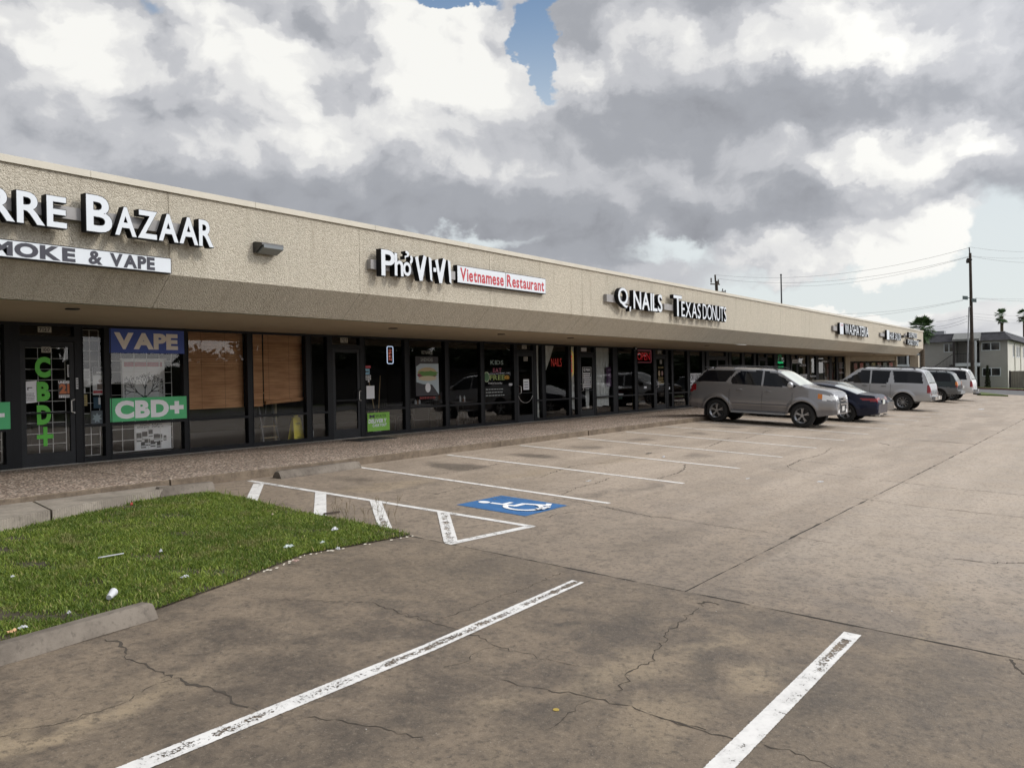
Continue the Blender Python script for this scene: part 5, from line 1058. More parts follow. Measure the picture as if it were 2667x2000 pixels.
# silver off-road wagon, backed in: its nose points away from the shops
silver = carpaint('silver_paint', (.27, .27, .282), .6)
SUVA = dict(cat='car', L=5.05, W=1.90, H=1.86, top=[(0, .80), (.03, 1.02), (.10, 1.18), (.36, 1.50), (.56, 1.76), (.74, 1.82), (1.6, 1.84), (2.4, 1.83), (3.05, 1.80), (3.25, 1.74), (3.95, 1.34), (4.1, 1.29), (4.7, 1.22), (4.92, 1.15), (5.02, 1.02), (5.05, .8)],
    belt=[(0, 1.30), (1.5, 1.30), (3.9, 1.24), (5.05, 1.16)], low=[(0, .50), (.5, .42), (1.5, .40), (3.5, .40), (4.5, .38), (5.05, .46)], arch=.46, wheels=(1.08, 4.0), tyre=.385, plan=[(0, .86), (.08, .95), (.4, .99), (1, 1), (4.2, .99), (4.7, .93), (4.95, .86), (5.05, .76)],
    wins=[[(.30, 1.33), (.62, 1.72), (1.70, 1.75), (1.36, 1.34)], [(1.58, 1.31), (1.54, 1.46), (1.86, 1.75), (2.62, 1.75), (2.62, 1.28)], [(2.68, 1.28), (2.68, 1.75), (3.02, 1.71), (3.78, 1.32), (3.76, 1.27)]], screen=(3.18, 3.93), rear=None, paint=silver, tum=.22,
    cut=dict(headlight=lambda x, y, z: 4.62 < x and .90 < z < 1.06 and y > .56, indicator=lambda x, y, z: 4.48 < x <= 4.62 and .92 < z < 1.08 and y > .5, taillight=lambda x, y, z: x < .32 and .98 < z < 1.24 and y > .6 and z > .90+x*.55, grille=lambda x, y, z: x > 5.0 and z > .62 and y < .45),
    handles=[(1.86, 1.12), (2.86, 1.10)], mirror=[(3.62, 1.28)], rack=[(.85, 3.1, 1.85)], bars=True, seams=[(1.52, .5, 1.1), (2.66, .5, 1.1), (3.66, .5, 1.1)], hmat=silver, mmat=carpaint('pale_silver', (.5, .51, .53), .4), cladmat=carpaint('silver_cladding', (.165, .165, .178), .5), clad=.60, spokes=5, screenmat=mat('windscreen_sky_glare', (.52, .55, .50), .06, spec=1.),  # pale windscreen colour stands in for the mirrored sky
    extra=[boxpart('running_board', wear('step_grey', (.24, .25, .26), .1, .5), (1.62, 3.45, .90, 1.0, .36, .42), (1.62, 3.45, -1.0, -.90, .36, .42)), boxpart('grille_bar', CHROME, (5.03, 5.07, -.36, .36, .98, 1.0), (5.03, 5.075, -.36, .36, .88, .91), (5.03, 5.075, -.05, .05, .88, 1.0), (5.03, 5.07, -.36, .36, .76, .79)), boxpart('rub_strip', mat('strip_dark', (.10, .10, .11), .5), (1.6, 3.6, .948, .962, .66, .69), (1.6, 3.6, -.962, -.948, .66, .69)), plate(5.06, .56), boxpart('lower_grille', PLAS, (5.0, 5.056, -.34, .34, .50, .60), (5.0, 5.056, -.34, .34, .63, .66)), boxpart('fog_lamp', LAMP, (4.99, 5.055, .42, .56, .50, .60), (4.99, 5.055, -.56, -.42, .50, .60)), boxpart('spoiler', silver, (.50, .76, -.62, .62, 1.80, 1.825)), boxpart('mud_flap', PLAS, (.62, .66, .66, .9, .2, .5), (.62, .66, -.9, -.66, .2, .5))])
def place(o, X0, Y0, rz, zs=None):
    """tail point (x=0) at X0,Y0; rz heading; pitched with the fall of the lot"""
    o.rotation_euler = (0, 0, rz); dx, dy = math.cos(rz), math.sin(rz)
    f = 4.; z0, z1 = lotz(Y0+dy*1.0), lotz(Y0+dy*f); sl = (z1-z0)/(f-1.0); o.rotation_euler = (0, -math.atan(sl), rz); o.location = (X0, Y0, z0-sl*1.0)
    return o
A90 = math.pi/2
c = make_car('silver_wagon', SUVA, 'silver off-road wagon backed in with its nose away from the shops'); place(c, 27.50, 11.96, -A90+.02); c.scale = (.965, 1, 1)
# blue saloon, nose in
navy = carpaint('navy_paint', (.004, .007, .024), 0.)
SAL = dict(cat='car', L=4.85, W=1.84, H=1.45, top=[(0, 0.666), (0.04, 0.906), (0.14, 0.981), (0.62, 1.008), (1.0, 1.147), (1.5, 1.281), (2.0, 1.332), (2.5, 1.341), (3.0, 1.286), (3.75, 0.944), (4.2, 0.879), (4.65, 0.74), (4.85, 0.574)], belt=[(0, 0.906), (0.9, 0.906), (2.5, 0.851), (4.85, 0.833)], low=[(0, .34), (.5, .24), (4.3, .2), (4.85, .26)], arch=.37, wheels=(1.05, 3.82), tyre=.33,
    plan=[(0, .78), (.06, .88), (.25, .95), (.8, 1), (4.1, .99), (4.6, .88), (4.85, .66)], wins=[[(.92, .925), (1.35, 1.19), (1.85, 1.28), (2.28, 1.285), (2.28, .87)], [(2.34, .87), (2.34, 1.285), (2.75, 1.27), (3.45, .945), (3.4, .87)]], screen=(2.95, 3.7), rear=(.66, 1.5), paint=navy, tum=.26, rearmat=mat('rear_glass_sky_glare', (.40, .43, .43), .05, spec=1.),  # rear glass colour lightened to imitate a sky reflection
    cut=dict(taillight=lambda x, y, z: x < .60 and .74+.12*x < z < .87 and y > .36, headlight=lambda x, y, z: x > 4.45 and .62 < z < .76 and y > .5), handles=[(1.75, .85), (2.75, .83)], mirror=[(3.25, .96)], seams=[(2.3, .3, .9), (1.3, .6, .95)], spokes=5,
    extra=[plate(-.01, .66, c=(.55, .58, .54)), boxpart('exhaust_trim', CHROME, (-.02, .10, .5, .72, .25, .29), (-.02, .10, -.72, -.5, .25, .29)), boxpart('trunk_chrome', CHROME, (-.015, .01, -.42, .42, .83, .855))])
c = make_car('navy_saloon', SAL, 'dark navy saloon parked nose-in right of the silver wagon'); place(c, 31.6, 6.74, A90)
BLK = dict(SAL); BLK['paint'] = carpaint('black_paint', (.008, .009, .010), .2)
c = make_car('black_saloon', BLK, 'black car, backed in, almost hidden between the navy saloon and the shops'); place(c, 35.4, 12.1, -A90)
# white/silver long wagon
pearl = carpaint('pale_silver_paint', (.40, .41, .43), .35)
EXP = dict(cat='car', L=5.15, W=1.96, H=1.90, top=[(0, .75), (.02, 1.12), (.10, 1.22), (.26, 1.66), (.40, 1.82), (.7, 1.88), (2.9, 1.88), (3.15, 1.80), (3.85, 1.26), (4.0, 1.20), (4.8, 1.10), (5.05, 1.0), (5.15, .8)], belt=[(0, 1.18), (5.15, 1.14)], low=[(0, .48), (1, .42), (4, .42), (5.15, .45)], arch=.45, wheels=(1.12, 4.12), tyre=.385,
    plan=[(0, .90), (.05, .95), (.3, .98), (1, 1), (4.3, .99), (4.8, .93), (5.15, .78)], wins=[[(.34, 1.22), (.44, 1.74), (1.62, 1.75), (1.50, 1.22)], [(1.78, 1.20), (1.70, 1.75), (2.50, 1.75), (2.50, 1.18)], [(2.56, 1.18), (2.56, 1.75), (2.95, 1.72), (3.66, 1.22), (3.66, 1.18)]], screen=(3.12, 3.8), rear=(.08, .34, 1.25), paint=pearl, tum=.17,
    cut=dict(taillight=lambda x, y, z: x < .16 and .82 < z < 1.16 and y > .78, rear_window=lambda x, y, z: False), handles=[(1.95, 1.05), (2.75, 1.05)], hmat=mat('dark_handle', (.06, .06, .065), .5), mirror=[(3.55, 1.15)], mmat=PLAS, rack=[(.7, 2.9, 1.90)], seams=[(1.66, .5, 1.15), (2.53, .5, 1.15), (3.6, .5, 1.15)], clad=.58, cladmat=carpaint('pale_cladding', (.40, .41, .42), .3), spokes=10,
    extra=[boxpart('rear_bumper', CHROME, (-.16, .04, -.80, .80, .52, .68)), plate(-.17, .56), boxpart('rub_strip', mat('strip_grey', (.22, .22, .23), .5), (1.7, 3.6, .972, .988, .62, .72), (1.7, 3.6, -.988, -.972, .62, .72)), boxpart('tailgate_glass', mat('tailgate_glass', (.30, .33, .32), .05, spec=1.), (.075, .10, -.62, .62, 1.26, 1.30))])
c = make_car('pale_wagon', EXP, 'pale silver long wagon with dark side glass, nose-in'); place(c, 41.15, 6.62, A90)
JP = dict(EXP); JP.update(L=4.45, W=1.80, paint=carpaint('dark_green_paint', (.012, .022, .024), .3), clad=.84, cladmat=mat('grey_cladding', (.13, .135, .14), .6), top=[(0, .75), (.02, 1.1), (.10, 1.2), (.30, 1.58), (.45, 1.68), (.7, 1.72), (2.5, 1.72), (2.75, 1.65), (3.3, 1.18), (3.5, 1.12), (4.2, 1.05), (4.45, .8)], belt=[(0, 1.1), (4.45, 1.06)], low=[(0, .5), (1, .42), (3.5, .42), (4.45, .45)], wheels=(.95, 3.5), arch=.42, tyre=.36,
    plan=[(0, .90), (.05, .95), (.3, .98), (1, 1), (3.8, .99), (4.2, .93), (4.45, .78)], wins=[[(.36, 1.14), (.46, 1.58), (1.3, 1.6), (1.2, 1.14)], [(1.36, 1.12), (1.36, 1.6), (2.1, 1.6), (2.1, 1.1)], [(2.16, 1.1), (2.16, 1.6), (2.5, 1.57), (3.15, 1.14), (3.15, 1.1)]], screen=(2.72, 3.25), handles=[(1.5, .98), (2.3, .98)], mirror=[(3.05, 1.08)], rack=[(.6, 2.5, 1.74)], seams=[(1.33, .5, 1.05), (2.13, .5, 1.05)],
    cut=dict(indicator=lambda x, y, z: x < .14 and .98 < z < 1.16 and y > .66, taillight=lambda x, y, z: x < .12 and .86 < z < .98 and y > .66), extra=[boxpart('rear_bumper', mat('bumper_grey', (.22, .23, .24), .5), (-.14, .06, -.78, .78, .50, .66)), plate(-.15, .80)])
c = make_car('green_wagon', JP, 'dark green wagon with grey lower cladding between two pale wagons'); place(c, 51.9, 7.05, A90)
YK_ = dict(EXP); YK_.update(paint=carpaint('white_paint', (.68, .69, .70), .05), tyre=.40, arch=.50, cladmat=carpaint('white_cladding', (.62, .63, .64), .05), extra=[boxpart('rear_bumper', CHROME, (-.16, .04, -.84, .84, .52, .70)), plate(-.17, .56), boxpart('hitch', PLAS, (-.3, .1, -.05, .05, .38, .46)), boxpart('tailgate_glass', mat('tailgate_glass', (.30, .33, .32), .05, spec=1.), (.075, .10, -.62, .62, 1.26, 1.30))])
c = make_car('white_wagon', YK_, 'white long wagon with black roof rails, farthest of the parked cars'); place(c, 55.4, 6.75, A90)
# ------------------------------------------------------------------ the far side: apartments, fence, palms, poles
AX = 87.
APT = thing('apartment_block', (AX, 12, -.3), 'two-storey grey-brown apartment block with a dark mansard roof beyond the side road', 'apartment building')
wg = wear('shaded_front_grey', (.36, .35, .325), .06, .85, sc=.8, bmp=.2); wl = wear('sunlit_side_cream', (.56, .54, .48), .05, .8, sc=.5); rfm = wear('dark_shingles', (.045, .045, .052), .25, .9); trim = mat('pale_trim', (.55, .58, .60), .6); dkw = mat('window_dark', (.012, .014, .016), .08, spec=.8); drd = mat('dark_door', (.028, .022, .022), .6)  # front wall coloured greyer for shade, side wall paler for sun
YR, YL = 7.94, 30.; ZT = 4.12
a = MB(); a.box(AX, AX+.3, YR, 10.15, -.6, ZT); a.box(AX, AX+.3, 12.2, 15.8, -.6, ZT); a.box(AX, AX+.3, 17.3, YL, -.6, ZT); a.box(AX+1.6, AX+1.9, 10.15, 12.2, -.6, ZT); a.box(AX+1.6, AX+1.9, 15.8, 17.3, -.6, ZT); 
for y in (10.15, 12.2, 15.8, 17.3): a.box(AX+.3, AX+1.6, y-.05, y+.05, -.6, ZT)
a.box(AX-.012, AX, YR, 10.15, 1.78, 1.82); local(APT, a.build('wall', wg))
a = MB(); a.box(AX+.001, AX+40, YR-.02, YR+.3, -.6, ZT)
for x in (6, 12, 18, 24, 30): a.box(AX+x, AX+x+.25, YR-.1, YR-.02, -.6, ZT)
local(APT, a.build('side_wall', wl))
a = MB(); e = .45
a.face([(AX-e, YR-e, ZT-.02), (AX-e, YL, ZT-.02), (AX+.5, YL, 4.86), (AX+.5, YR+.3, 4.86)]); a.face([(AX-e, YR-e, ZT-.02), (AX+.5, YR+.3, 4.86), (AX+40, YR+.3, 4.86), (AX+40, YR-e, ZT-.02)]); a.face([(AX+.5, YR+.3, 4.86), (AX+.5, YL, 4.86), (AX+40, YL, 4.86), (AX+40, YR+.3, 4.86)]); a.face([(AX-e, YR-e, ZT-.02), (AX+40, YR-e, ZT-.02), (AX+40, YR+.1, ZT-.02), (AX+.1, YR+.1, ZT-.02), (AX+.1, YL, ZT-.02), (AX-e, YL, ZT-.02)])
local(APT, a.build('mansard_roof', rfm))
a = MB(); a.box(AX+.45, AX+40, YR+.22, YR+.32, 4.84, 4.93); a.box(AX+.42, AX+.52, YR+.2, YL, 4.84, 4.90); a.box(AX+3, AX+4.2, 13.5, 15.2, 4.86, 5.3); local(APT, a.build('parapet_trim', mat('parapet', (.30, .31, .33), .6)))
def apt_window(y0, y1, z0, z1, side=False, x=None):
    a = MB(); g = MB(); t = .07
    if not side:
        a.box(AX-.03, AX+.02, y0, y1, z0, z0+t); a.box(AX-.03, AX+.02, y0, y1, z1-t, z1); a.box(AX-.031, AX+.02, y0, y0+t, z0+t, z1-t); a.box(AX-.031, AX+.02, y1-t, y1, z0+t, z1-t); a.box(AX-.031, AX+.02, (y0+y1)/2-.04, (y0+y1)/2+.04, z0+t, z1-t); g.face([(AX-.008, y0+t, z0+t), (AX-.008, y1-t, z0+t), (AX-.008, y1-t, z1-t), (AX-.008, y0+t, z1-t)])
    else:
        yy = YR-.02; a.box(x, x+y1, yy-.03, yy-.001, z0, z0+.08); a.box(x, x+.08, yy-.03, yy-.001, z0+.08, z1); a.box(x+y1-.08, x+y1, yy-.03, yy-.001, z0+.08, z1); g.face([(x+.08, yy-.008, z0+.08), (x+y1-.08, yy-.008, z0+.08), (x+y1-.08, yy-.008, z1), (x+.08, yy-.008, z1)])
    f = local(APT, a.build('window', trim)); p = g.build('pane', dkw); p.parent = f
apt_window(8.5, 10.0, 3.18, 3.96); apt_window(8.48, 9.97, .85, 1.63); apt_window(12.22, 13.1, 3.14, 4.0); apt_window(15.0, 15.55, 3.0, 3.9); apt_window(18, 19.2, 3.1, 3.95); apt_window(18, 19.2, .8, 1.6)
for x in (AX+4.5, AX+8, AX+10, AX+15, AX+20): apt_window(0, 1.2, 2.6, 3.7, True, x); apt_window(0, 1.2, .3, 1.3, True, x)
a = MB(); a.face([(AX-1.2, 10.05, 4.18), (AX-1.2, 12.25, 4.18), (AX+.3, 12.25, 4.88), (AX+.3, 10.05, 4.88)]); a.face([(AX-1.2, 10.05, 4.12), (AX-1.2, 12.25, 4.12), (AX+.3, 12.25, 4.12), (AX+.3, 10.05, 4.12)]); a.face([(AX-1.2, 10.05, 4.12), (AX-1.2, 12.25, 4.12), (AX-1.2, 12.25, 4.3), (AX-1.2, 10.05, 4.3)]); a.face([(AX-1.2, 10.05, 4.12), (AX+.3, 10.05, 4.12), (AX+.3, 10.05, 4.88)]); local(APT, a.build('porch_roof', wear('porch_grey', (.20, .205, .20), .1, .8)))
for y0, y1 in ((10.1, 12.2), (15.75, 17.3)):
    a = MB(); a.box(AX-1.1, AX+1.6, y0, y1, 1.80, 2.10); local(APT, a.build('balcony_slab', trim))
    a = MB(); a.box(AX+1.55, AX+1.6, y0+.15, y0+1.0, 2.1, 4.0); a.box(AX+1.55, AX+1.6, y0+.15, y0+1.0, -.5, 1.7); local(APT, a.build('door', drd))
    a = MB(); k = 0; y = y0+.05
    while y < y1: a.bar((AX-1.05, y, 2.1), (AX-1.05, y, 2.95), .012, 4); y += .13
    a.beam((AX-1.05, y0, 2.96), (AX-1.05, y1, 2.96), .05, .04); local(APT, a.build('railing', PLAS, merge=False))
for y, x, m_ in ((10.33, AX-1.15, trim), (12.1, AX-1.15, drd), (16.0, AX-1.15, trim)):
    a = MB(); a.box(x-.07, x+.07, y-.08, y+.08, -.5, 4.1); local(APT, a.build('post', m_))
a = MB()
for i in range(12): y = 12.25+i*.26; z = 1.95-i*.19; a.box(AX-1.1, AX-.1, y, y+.27, z-.05, z)
a.beam((AX-1.12, 12.2, 1.9), (AX-1.12, 15.3, -.35), .06, .25); local(APT, a.build('stair', drd)); a = MB()
for i in range(26): y = 12.25+i*.118; z = 1.95-i*.0862; a.bar((AX-1.12, y, z), (AX-1.12, y, z+.92), .013, 4)
a.beam((AX-1.12, 12.2, 2.92), (AX-1.12, 15.3, .66), .05, .05); local(APT, a.build('stair_railing', PLAS, merge=False))
t = thing('board_fence', (88, 6, -.4), 'plain tan board fence to the right of the apartments', 'fence'); a = MB(); 
for i in range(60): a.box(AX+.9+(.004 if i % 2 else 0), AX+.98, 7.80-i*.2, 7.992-i*.2, -.7, 1.28+i*.0)
local(t, a.build('boards', wear('tan_boards', (.21, .19, .165), .08, .85), merge=False)); a = MB(); a.box(AX+.85, AX+1.0, 7.80, 7.9, -.7, 1.34); local(t, a.build('fence_post', drd))
o = sheet('verge', (82.95, 86.99), (-12, -9, YK, 40), .10, wear('verge_grass', (.075, .11, .025), .3, .95, sc=3.)); o['label'] = 'narrow mown verge in front of the apartments'
a = MB(); 
for y0, y1 in ((-12, 0), (0, 11.3), (11.3, 40)): 
    z0, z1 = lotz(y0), lotz(y1); p = [(82.6, y0, z0-.1), (82.96, y0, z0-.1), (82.96, y0, z0+.13), (82.6, y0, z0+.13)]; q = [(82.6, y1, z1-.1), (82.96, y1, z1-.1), (82.96, y1, z1+.13), (82.6, y1, z1+.13)]; a.loft([p, q])
o = a.build('road_kerb', wear('faded_red_kerb', (.14, .055, .05), .2, .8)); o['kind'] = 'structure'
a = MB(); W_ = [gnd(2545, 1030), gnd(2626, 1032.5), gnd(2600, 1029.5), gnd(2555, 1024)]; a.face([(p[0], p[1], lotz(p[1])+.09) for p in W_]); a.face([(W_[0][0], W_[0][1], lotz(W_[0][1])), (W_[1][0], W_[1][1], lotz(W_[1][1])), (W_[1][0], W_[1][1], lotz(W_[1][1])+.09), (W_[0][0], W_[0][1], lotz(W_[0][1])+.09)])
o = a.build('grass_wedge', wear('wedge_grass', (.085, .115, .03), .3, .95, sc=4.)); o['kind'] = 'structure'; o['label'] = 'low grass wedge at the far corner of the lot'
# columnar shrub
def leafcloud(name, pts, size, m, parent=None, flat=False):
    n = len(pts); P = np.array(pts); t = RNG.normal(size=(n, 3)); t /= np.linalg.norm(t, axis=1)[:, None]; u = np.cross(t, RNG.normal(size=(n, 3))); u /= np.linalg.norm(u, axis=1)[:, None]; s = size*RNG.uniform(.5, 1.4, n)[:, None]
    V = np.stack([P-t*s, P+u*s*.55, P+t*s, P-u*s*.55], 1); me = bpy.data.meshes.new(name); me.vertices.add(n*4); me.vertices.foreach_set('co', V.astype(np.float32).ravel()); me.loops.add(n*4); me.loops.foreach_set('vertex_index', np.arange(n*4, dtype=np.int32)); me.polygons.add(n); me.polygons.foreach_set('loop_start', np.arange(0, n*4, 4, dtype=np.int32)); me.polygons.foreach_set('loop_total', np.full(n, 4, dtype=np.int32)); me.update(calc_edges=True); me.materials.append(m)
    o = bpy.data.objects.new(name, me); COL.objects.link(o)
    if parent: local(parent, o)
    return o
def leafmat(name, c):
    m, n, b = nmat(name, rough=.7, spec=.25); i = n.new('ShaderNodeNewGeometry').outputs['Random Per Island']; n.put(b.inputs['Base Color'], n.mix(i, tuple(v*.55 for v in c), tuple(v*1.4 for v in c))); return m
LF = leafmat('shrub_leaves', (.035, .045, .022)); LT = leafmat('tree_leaves', (.028, .045, .016)); PF = leafmat('palm_fronds', (.065, .12, .045))
t = thing('slim_shrub', (86, 9.45, -.3), 'slim dark shrub against the apartment wall', 'shrub'); pts = []
for i in range(1500): z = RNG.uniform(0, 2.1); r = .24*(1.15-z/2.4)*math.sqrt(RNG.uniform()); an = RNG.uniform(0, 6.28); pts.append((86.2+r*math.cos(an), 9.45+r*math.sin(an), -.28+z))
leafcloud('foliage', pts, .06, LF, t); a = MB(); a.bar((86.2, 9.45, -.4), (86.2, 9.45, 1.4), .05, 6); local(t, a.build('stem', drd))
# palms
def palm(x, y, zc, rad, trunk0, label, nf=34, tr=.16):
    t = thing('fan_palm', (x, y, trunk0), label, 'palm tree', 'fan palms behind the shops'); a = MB(); a.bar((x, y, trunk0), (x+.1, y, zc), tr*1.15, 10, tr, cap=False); local(t, a.build('trunk', wear('palm_trunk', (.11, .085, .06), .3, .95, sc=6.), smooth=60))
    b = MB(); rr = random.Random(int(x*10+y))
    for i in range(nf):
        el = rr.uniform(-.9, 1.35) if i > 5 else rr.uniform(-1.3, -.8); an = rr.uniform(0, 6.283); d = Vector((math.cos(el)*math.cos(an), math.cos(el)*math.sin(an), math.sin(el))); c0 = Vector((x+.1, y, zc)); st = c0+d*rad*rr.uniform(.42, .6); b.bar(c0, st, .012*rad, 3, cap=False)
        sd = d.cross(Vector((0, 0, 1))).normalized(); up = sd.cross(d).normalized(); nl = 17
        for k in range(nl):
            f = (k/(nl-1)-.5)*2.5; dd = (d*math.cos(f)+sd*math.sin(f)).normalized(); ll = rad*rr.uniform(.42, .58)*(1-.25*abs(f)/1.25); w = dd.cross(up).normalized()*rad*.04; e0 = st+dd*ll*.55+up*.0; e1 = st+dd*ll-Vector((0, 0, 1))*rad*rr.uniform(.02, .12)
            b.face([st-w*.3, st+w*.3, e0+w, e0-w]); b.face([e0-w, e0+w, e1])
    local(t, b.build('crown', PF, merge=False)); return t
palm(72.5, 12.45, 4.75, 1.2, -.3, 'large fan palm standing just beyond the far end of the shops', 70)
palm(135, 12.97, 9.0, 1.25, -.5, 'small distant fan palm right of the utility pole', 30, .2); palm(135, 10.25, 8.8, 1.2, -.5, 'distant fan palm cut by the right edge of the photo', 30, .2)
# poles and wires
WOOD = wear('weathered_pole', (.055, .042, .032), .25, .9, sc=3.)
t = thing('utility_pole', (82.2, 10.15, -.4), 'tall dark wooden utility pole with floodlights beyond the parked cars', 'utility pole', 'utility poles'); a = MB(); a.bar((82.2, 10.14, -.4), (82.0, 10.18, 11.6), .17, 10, .11); local(t, a.build('pole', WOOD, smooth=50))
a = MB(); a.bar((82, 10.2, 11.4), (82, 10.24, 12.1), .05, 6); a.bar((81.9, 10.05, 11.0), (82.1, 10.4, 11.15), .07, 6); a.lathe([(.1, 0), (.13, .1), (.1, .35), (.0, .4)], 10, (82, 10.38, 10.75)); local(t, a.build('insulator', drd))
for y, z, yy in ((10.58, 7.72, .16), (9.9, 7.45, .14)):
    a = MB(); a.loft([[(81.8, y-yy*1.3, z-.18), (81.8, y+yy*1.3, z-.12), (81.8, y+yy*1.3, z+.2), (81.8, y-yy*1.3, z+.14)], [(82.05, y-yy, z-.1), (82.05, y+yy, z-.06), (82.05, y+yy, z+.1), (82.05, y-yy, z+.08)]]); a.bar((82.02, y, z), (82.05, 10.18, z), .03, 6); local(t, a.build('floodlight', wear('flood_grey', (.17, .22, .22), .1, .4)))
t = thing('light_mast', (79, 10.1, -.4), 'thin pale pipe mast standing beside the wooden pole', 'mast'); a = MB(); a.bar((79, 10.2, -.3), (79, 9.95, 6.7), .05, 8); a.bar((79, 9.95, 6.7), (79, 9.82, 6.75), .04, 6); a.bar((79, 9.85, 5.95), (79, 10.15, 5.95), .02, 5); local(t, a.build('pipe', mat('mast_grey', (.30, .31, .32), .6)))
t = thing('utility_pole', (86.2, 35, -.1), 'leaning utility pole top with a crossarm above the shop roof', 'utility pole', 'utility poles'); a = MB(); a.bar((86.9, 35, -.1), (86.1, 35, 11.6), .24, 8, .17); a.bar((85.9, 35, 11.5), (85.8, 35, 12.25), .09, 6); local(t, a.build('pole', WOOD))
a = MB(); a.beam((84.6, 35, 11.15), (87.0, 35, 11.3), .12, .12); 
for x in (84.7, 86.7): a.bar((x, 35, 11.3), (x, 35, 11.8), .07, 6)
local(t, a.build('crossarm', WOOD))
a = MB(); a.bar((86.5, 35, 10.5), (87.9, 35, 10.55), .05, 5)
for x, z in ((87.8, 10.9), (88.2, 10.7), (88.6, 10.8)): a.bar((x, 35, z-.35), (x+.1, 35, z), .06, 5)
a.bar((87.7, 35, 10.6), (88.8, 35, 10.5), .05, 5); local(t, a.build('lamp_bracket', drd))
t = thing('tall_mast', (107.8, 35, -.1), 'thin dark mast rising behind the shop roof', 'mast'); a = MB(); a.bar((107.95, 35, -.1), (107.75, 35, 14.1), .13, 8, .09); a.lathe([(0, 0), (.13, .05), (.13, .2), (0, .25)], 8, (107.75, 35, 14.1)); local(t, a.build('mast', mat('mast_dark', (.06, .06, .065), .6)))
WIRE = mat('wire', (.22, .22, .23), .7)
def wire(name, pa, pb, xa, xb, sag, label, r=.02):
    """cable between two surveyed points at known distance"""
    ya, za = onX(*pa, xa); yb, zb = onX(*pb, xb); A, B = Vector((xa, ya, za)), Vector((xb, yb, zb)); P = [A.lerp(B, i/16)-Vector((0, 0, sag*4*(i/16)*(1-i/16))) for i in range(17)]
    a = MB(); 
    for p, q in zip(P, P[1:]): a.bar(p, q, r, 4, cap=False)
    tag(a.build(name, WIRE), label, 'wire', 'overhead wires')
wl_ = ['overhead wire from the pole head to the upper left', 'second overhead wire from the pole head to the left', 'third overhead wire falling left from below the pole head', 'low cable from the floodlights to the left', 'second low cable from the floodlights to the left', 'short service wire from the pole to the roof, uppermost', 'short service wire from the pole to the roof, middle', 'short service wire from the pole to the roof, lowest', 'overhead wire leaving the pole head to the right edge', 'second wire from below the pole head to the right edge', 'third wire from below the pole head to the right edge', 'cable at floodlight height to the right edge', 'second cable at floodlight height to the right edge', 'upper of the wires crossing behind the distant palm', 'middle of the wires crossing behind the distant palm', 'lowest of the wires crossing behind the distant palm']
for i, (pa, pb, xb, sg) in enumerate([((2526, 645), (1862, 716), 86, 1.2), ((2524, 668), (1868, 726), 86, 1.2), ((2522, 670), (2036, 745), 108, .8), ((2508, 781), (2180, 818), 84, .3), ((2508, 783), (2160, 830), 84, .3), ((2520, 822), (2438, 838), 84, .1), ((2520, 829), (2438, 852), 84, .1), ((2520, 837), (2438, 858), 84, .1),
    ((2528, 644), (2720, 654), 95, .2), ((2530, 667), (2720, 668), 95, .2), ((2530, 668), (2720, 684), 95, .2), ((2540, 776), (2720, 777), 95, .1), ((2540, 777), (2720, 785), 95, .1), ((2532, 816), (2720, 821), 140, .2), ((2532, 824), (2720, 831), 140, .2), ((2532, 830), (2720, 843), 140, .2)]):
    wire('overhead_wire', pa, pb, 82., xb, sg, wl_[i], .011 if i > 2 else .013)
# ------------------------------------------------------------------ across the street, seen in the shop glass
pts = []; 
def crown(cx_, cy_, cz_, r, n):
    for _ in range(n):
        v = RNG.normal(size=3); v /= np.linalg.norm(v); rr = r*(RNG.uniform(.3, 1.)**.5)*(1+.25*math.sin(5*v[0]+3*v[1]*cx_)); pts.append((cx_+v[0]*rr*1.2, cy_+v[1]*rr, cz_+v[2]*rr*.85))
for i in range(70):
    x = -30+i*4.4+RNG.uniform(-2, 2); gap = 40 < x < 52
    r = RNG.uniform(2.0, 3.4)*(.45 if gap else 1)*(1.45 if (8 < x < 34 or 56 < x < 240) else .9); 
    for k in range(4): crown(x+RNG.uniform(-r, r)*.8, -52+RNG.uniform(-3, 3), -1.3+r*.85+RNG.uniform(0, r*.9), r*.62, 420)
w = leafcloud('roadside_trees', pts, .42, LT); tag(w, 'dark roadside trees across the street, mirrored in the shop glass', 'trees', kind='stuff')
a = MB(); a.box(-40, 320, -55.5, -54.5, -1.6, 1.6); tag(a.build('filler_hedge', LT), 'added dark hedge behind the roadside trees, darkening the glass reflections', 'hedge')  # hedge added out of view to fill the mirrored scene with dark
t = thing('shop_block', (60, -46, -1.3), 'low dark building across the street, mirrored in the shop glass', 'building'); a = MB(); a.box(18, 30, -49, -44, -1.5, 2.6); a.box(62, 110, -49, -44, -1.5, 2.4); local(t, a.build('wall', wear('far_wall', (.12, .11, .11), .1, .8))); a = MB(); a.box(61.5, 110.5, -49.4, -43.4, 2.4, 2.9); a.box(17.6, 30.4, -49.4, -43.4, 2.6, 3.0); local(t, a.build('roof', rfm))
for x, h in ((33., 9.), (21.5, 8.5), (70., 9.)):
    t = thing('street_pole', (x, -38, -1.2), {33.: 'street pole mirrored in the second blind window', 21.5: 'street pole mirrored in the first blind window', 70.: 'street pole mirrored in the far glass'}[x], 'utility pole', 'poles across the street'); a = MB(); a.bar((x, -38, -1.3), (x, -38, h), .14, 8, .1); local(t, a.build('pole', WOOD)); a = MB(); a.beam((x-1.2, -38, h-.8), (x+1.2, -38, h-.8), .1, .1); local(t, a.build('crossarm', WOOD))
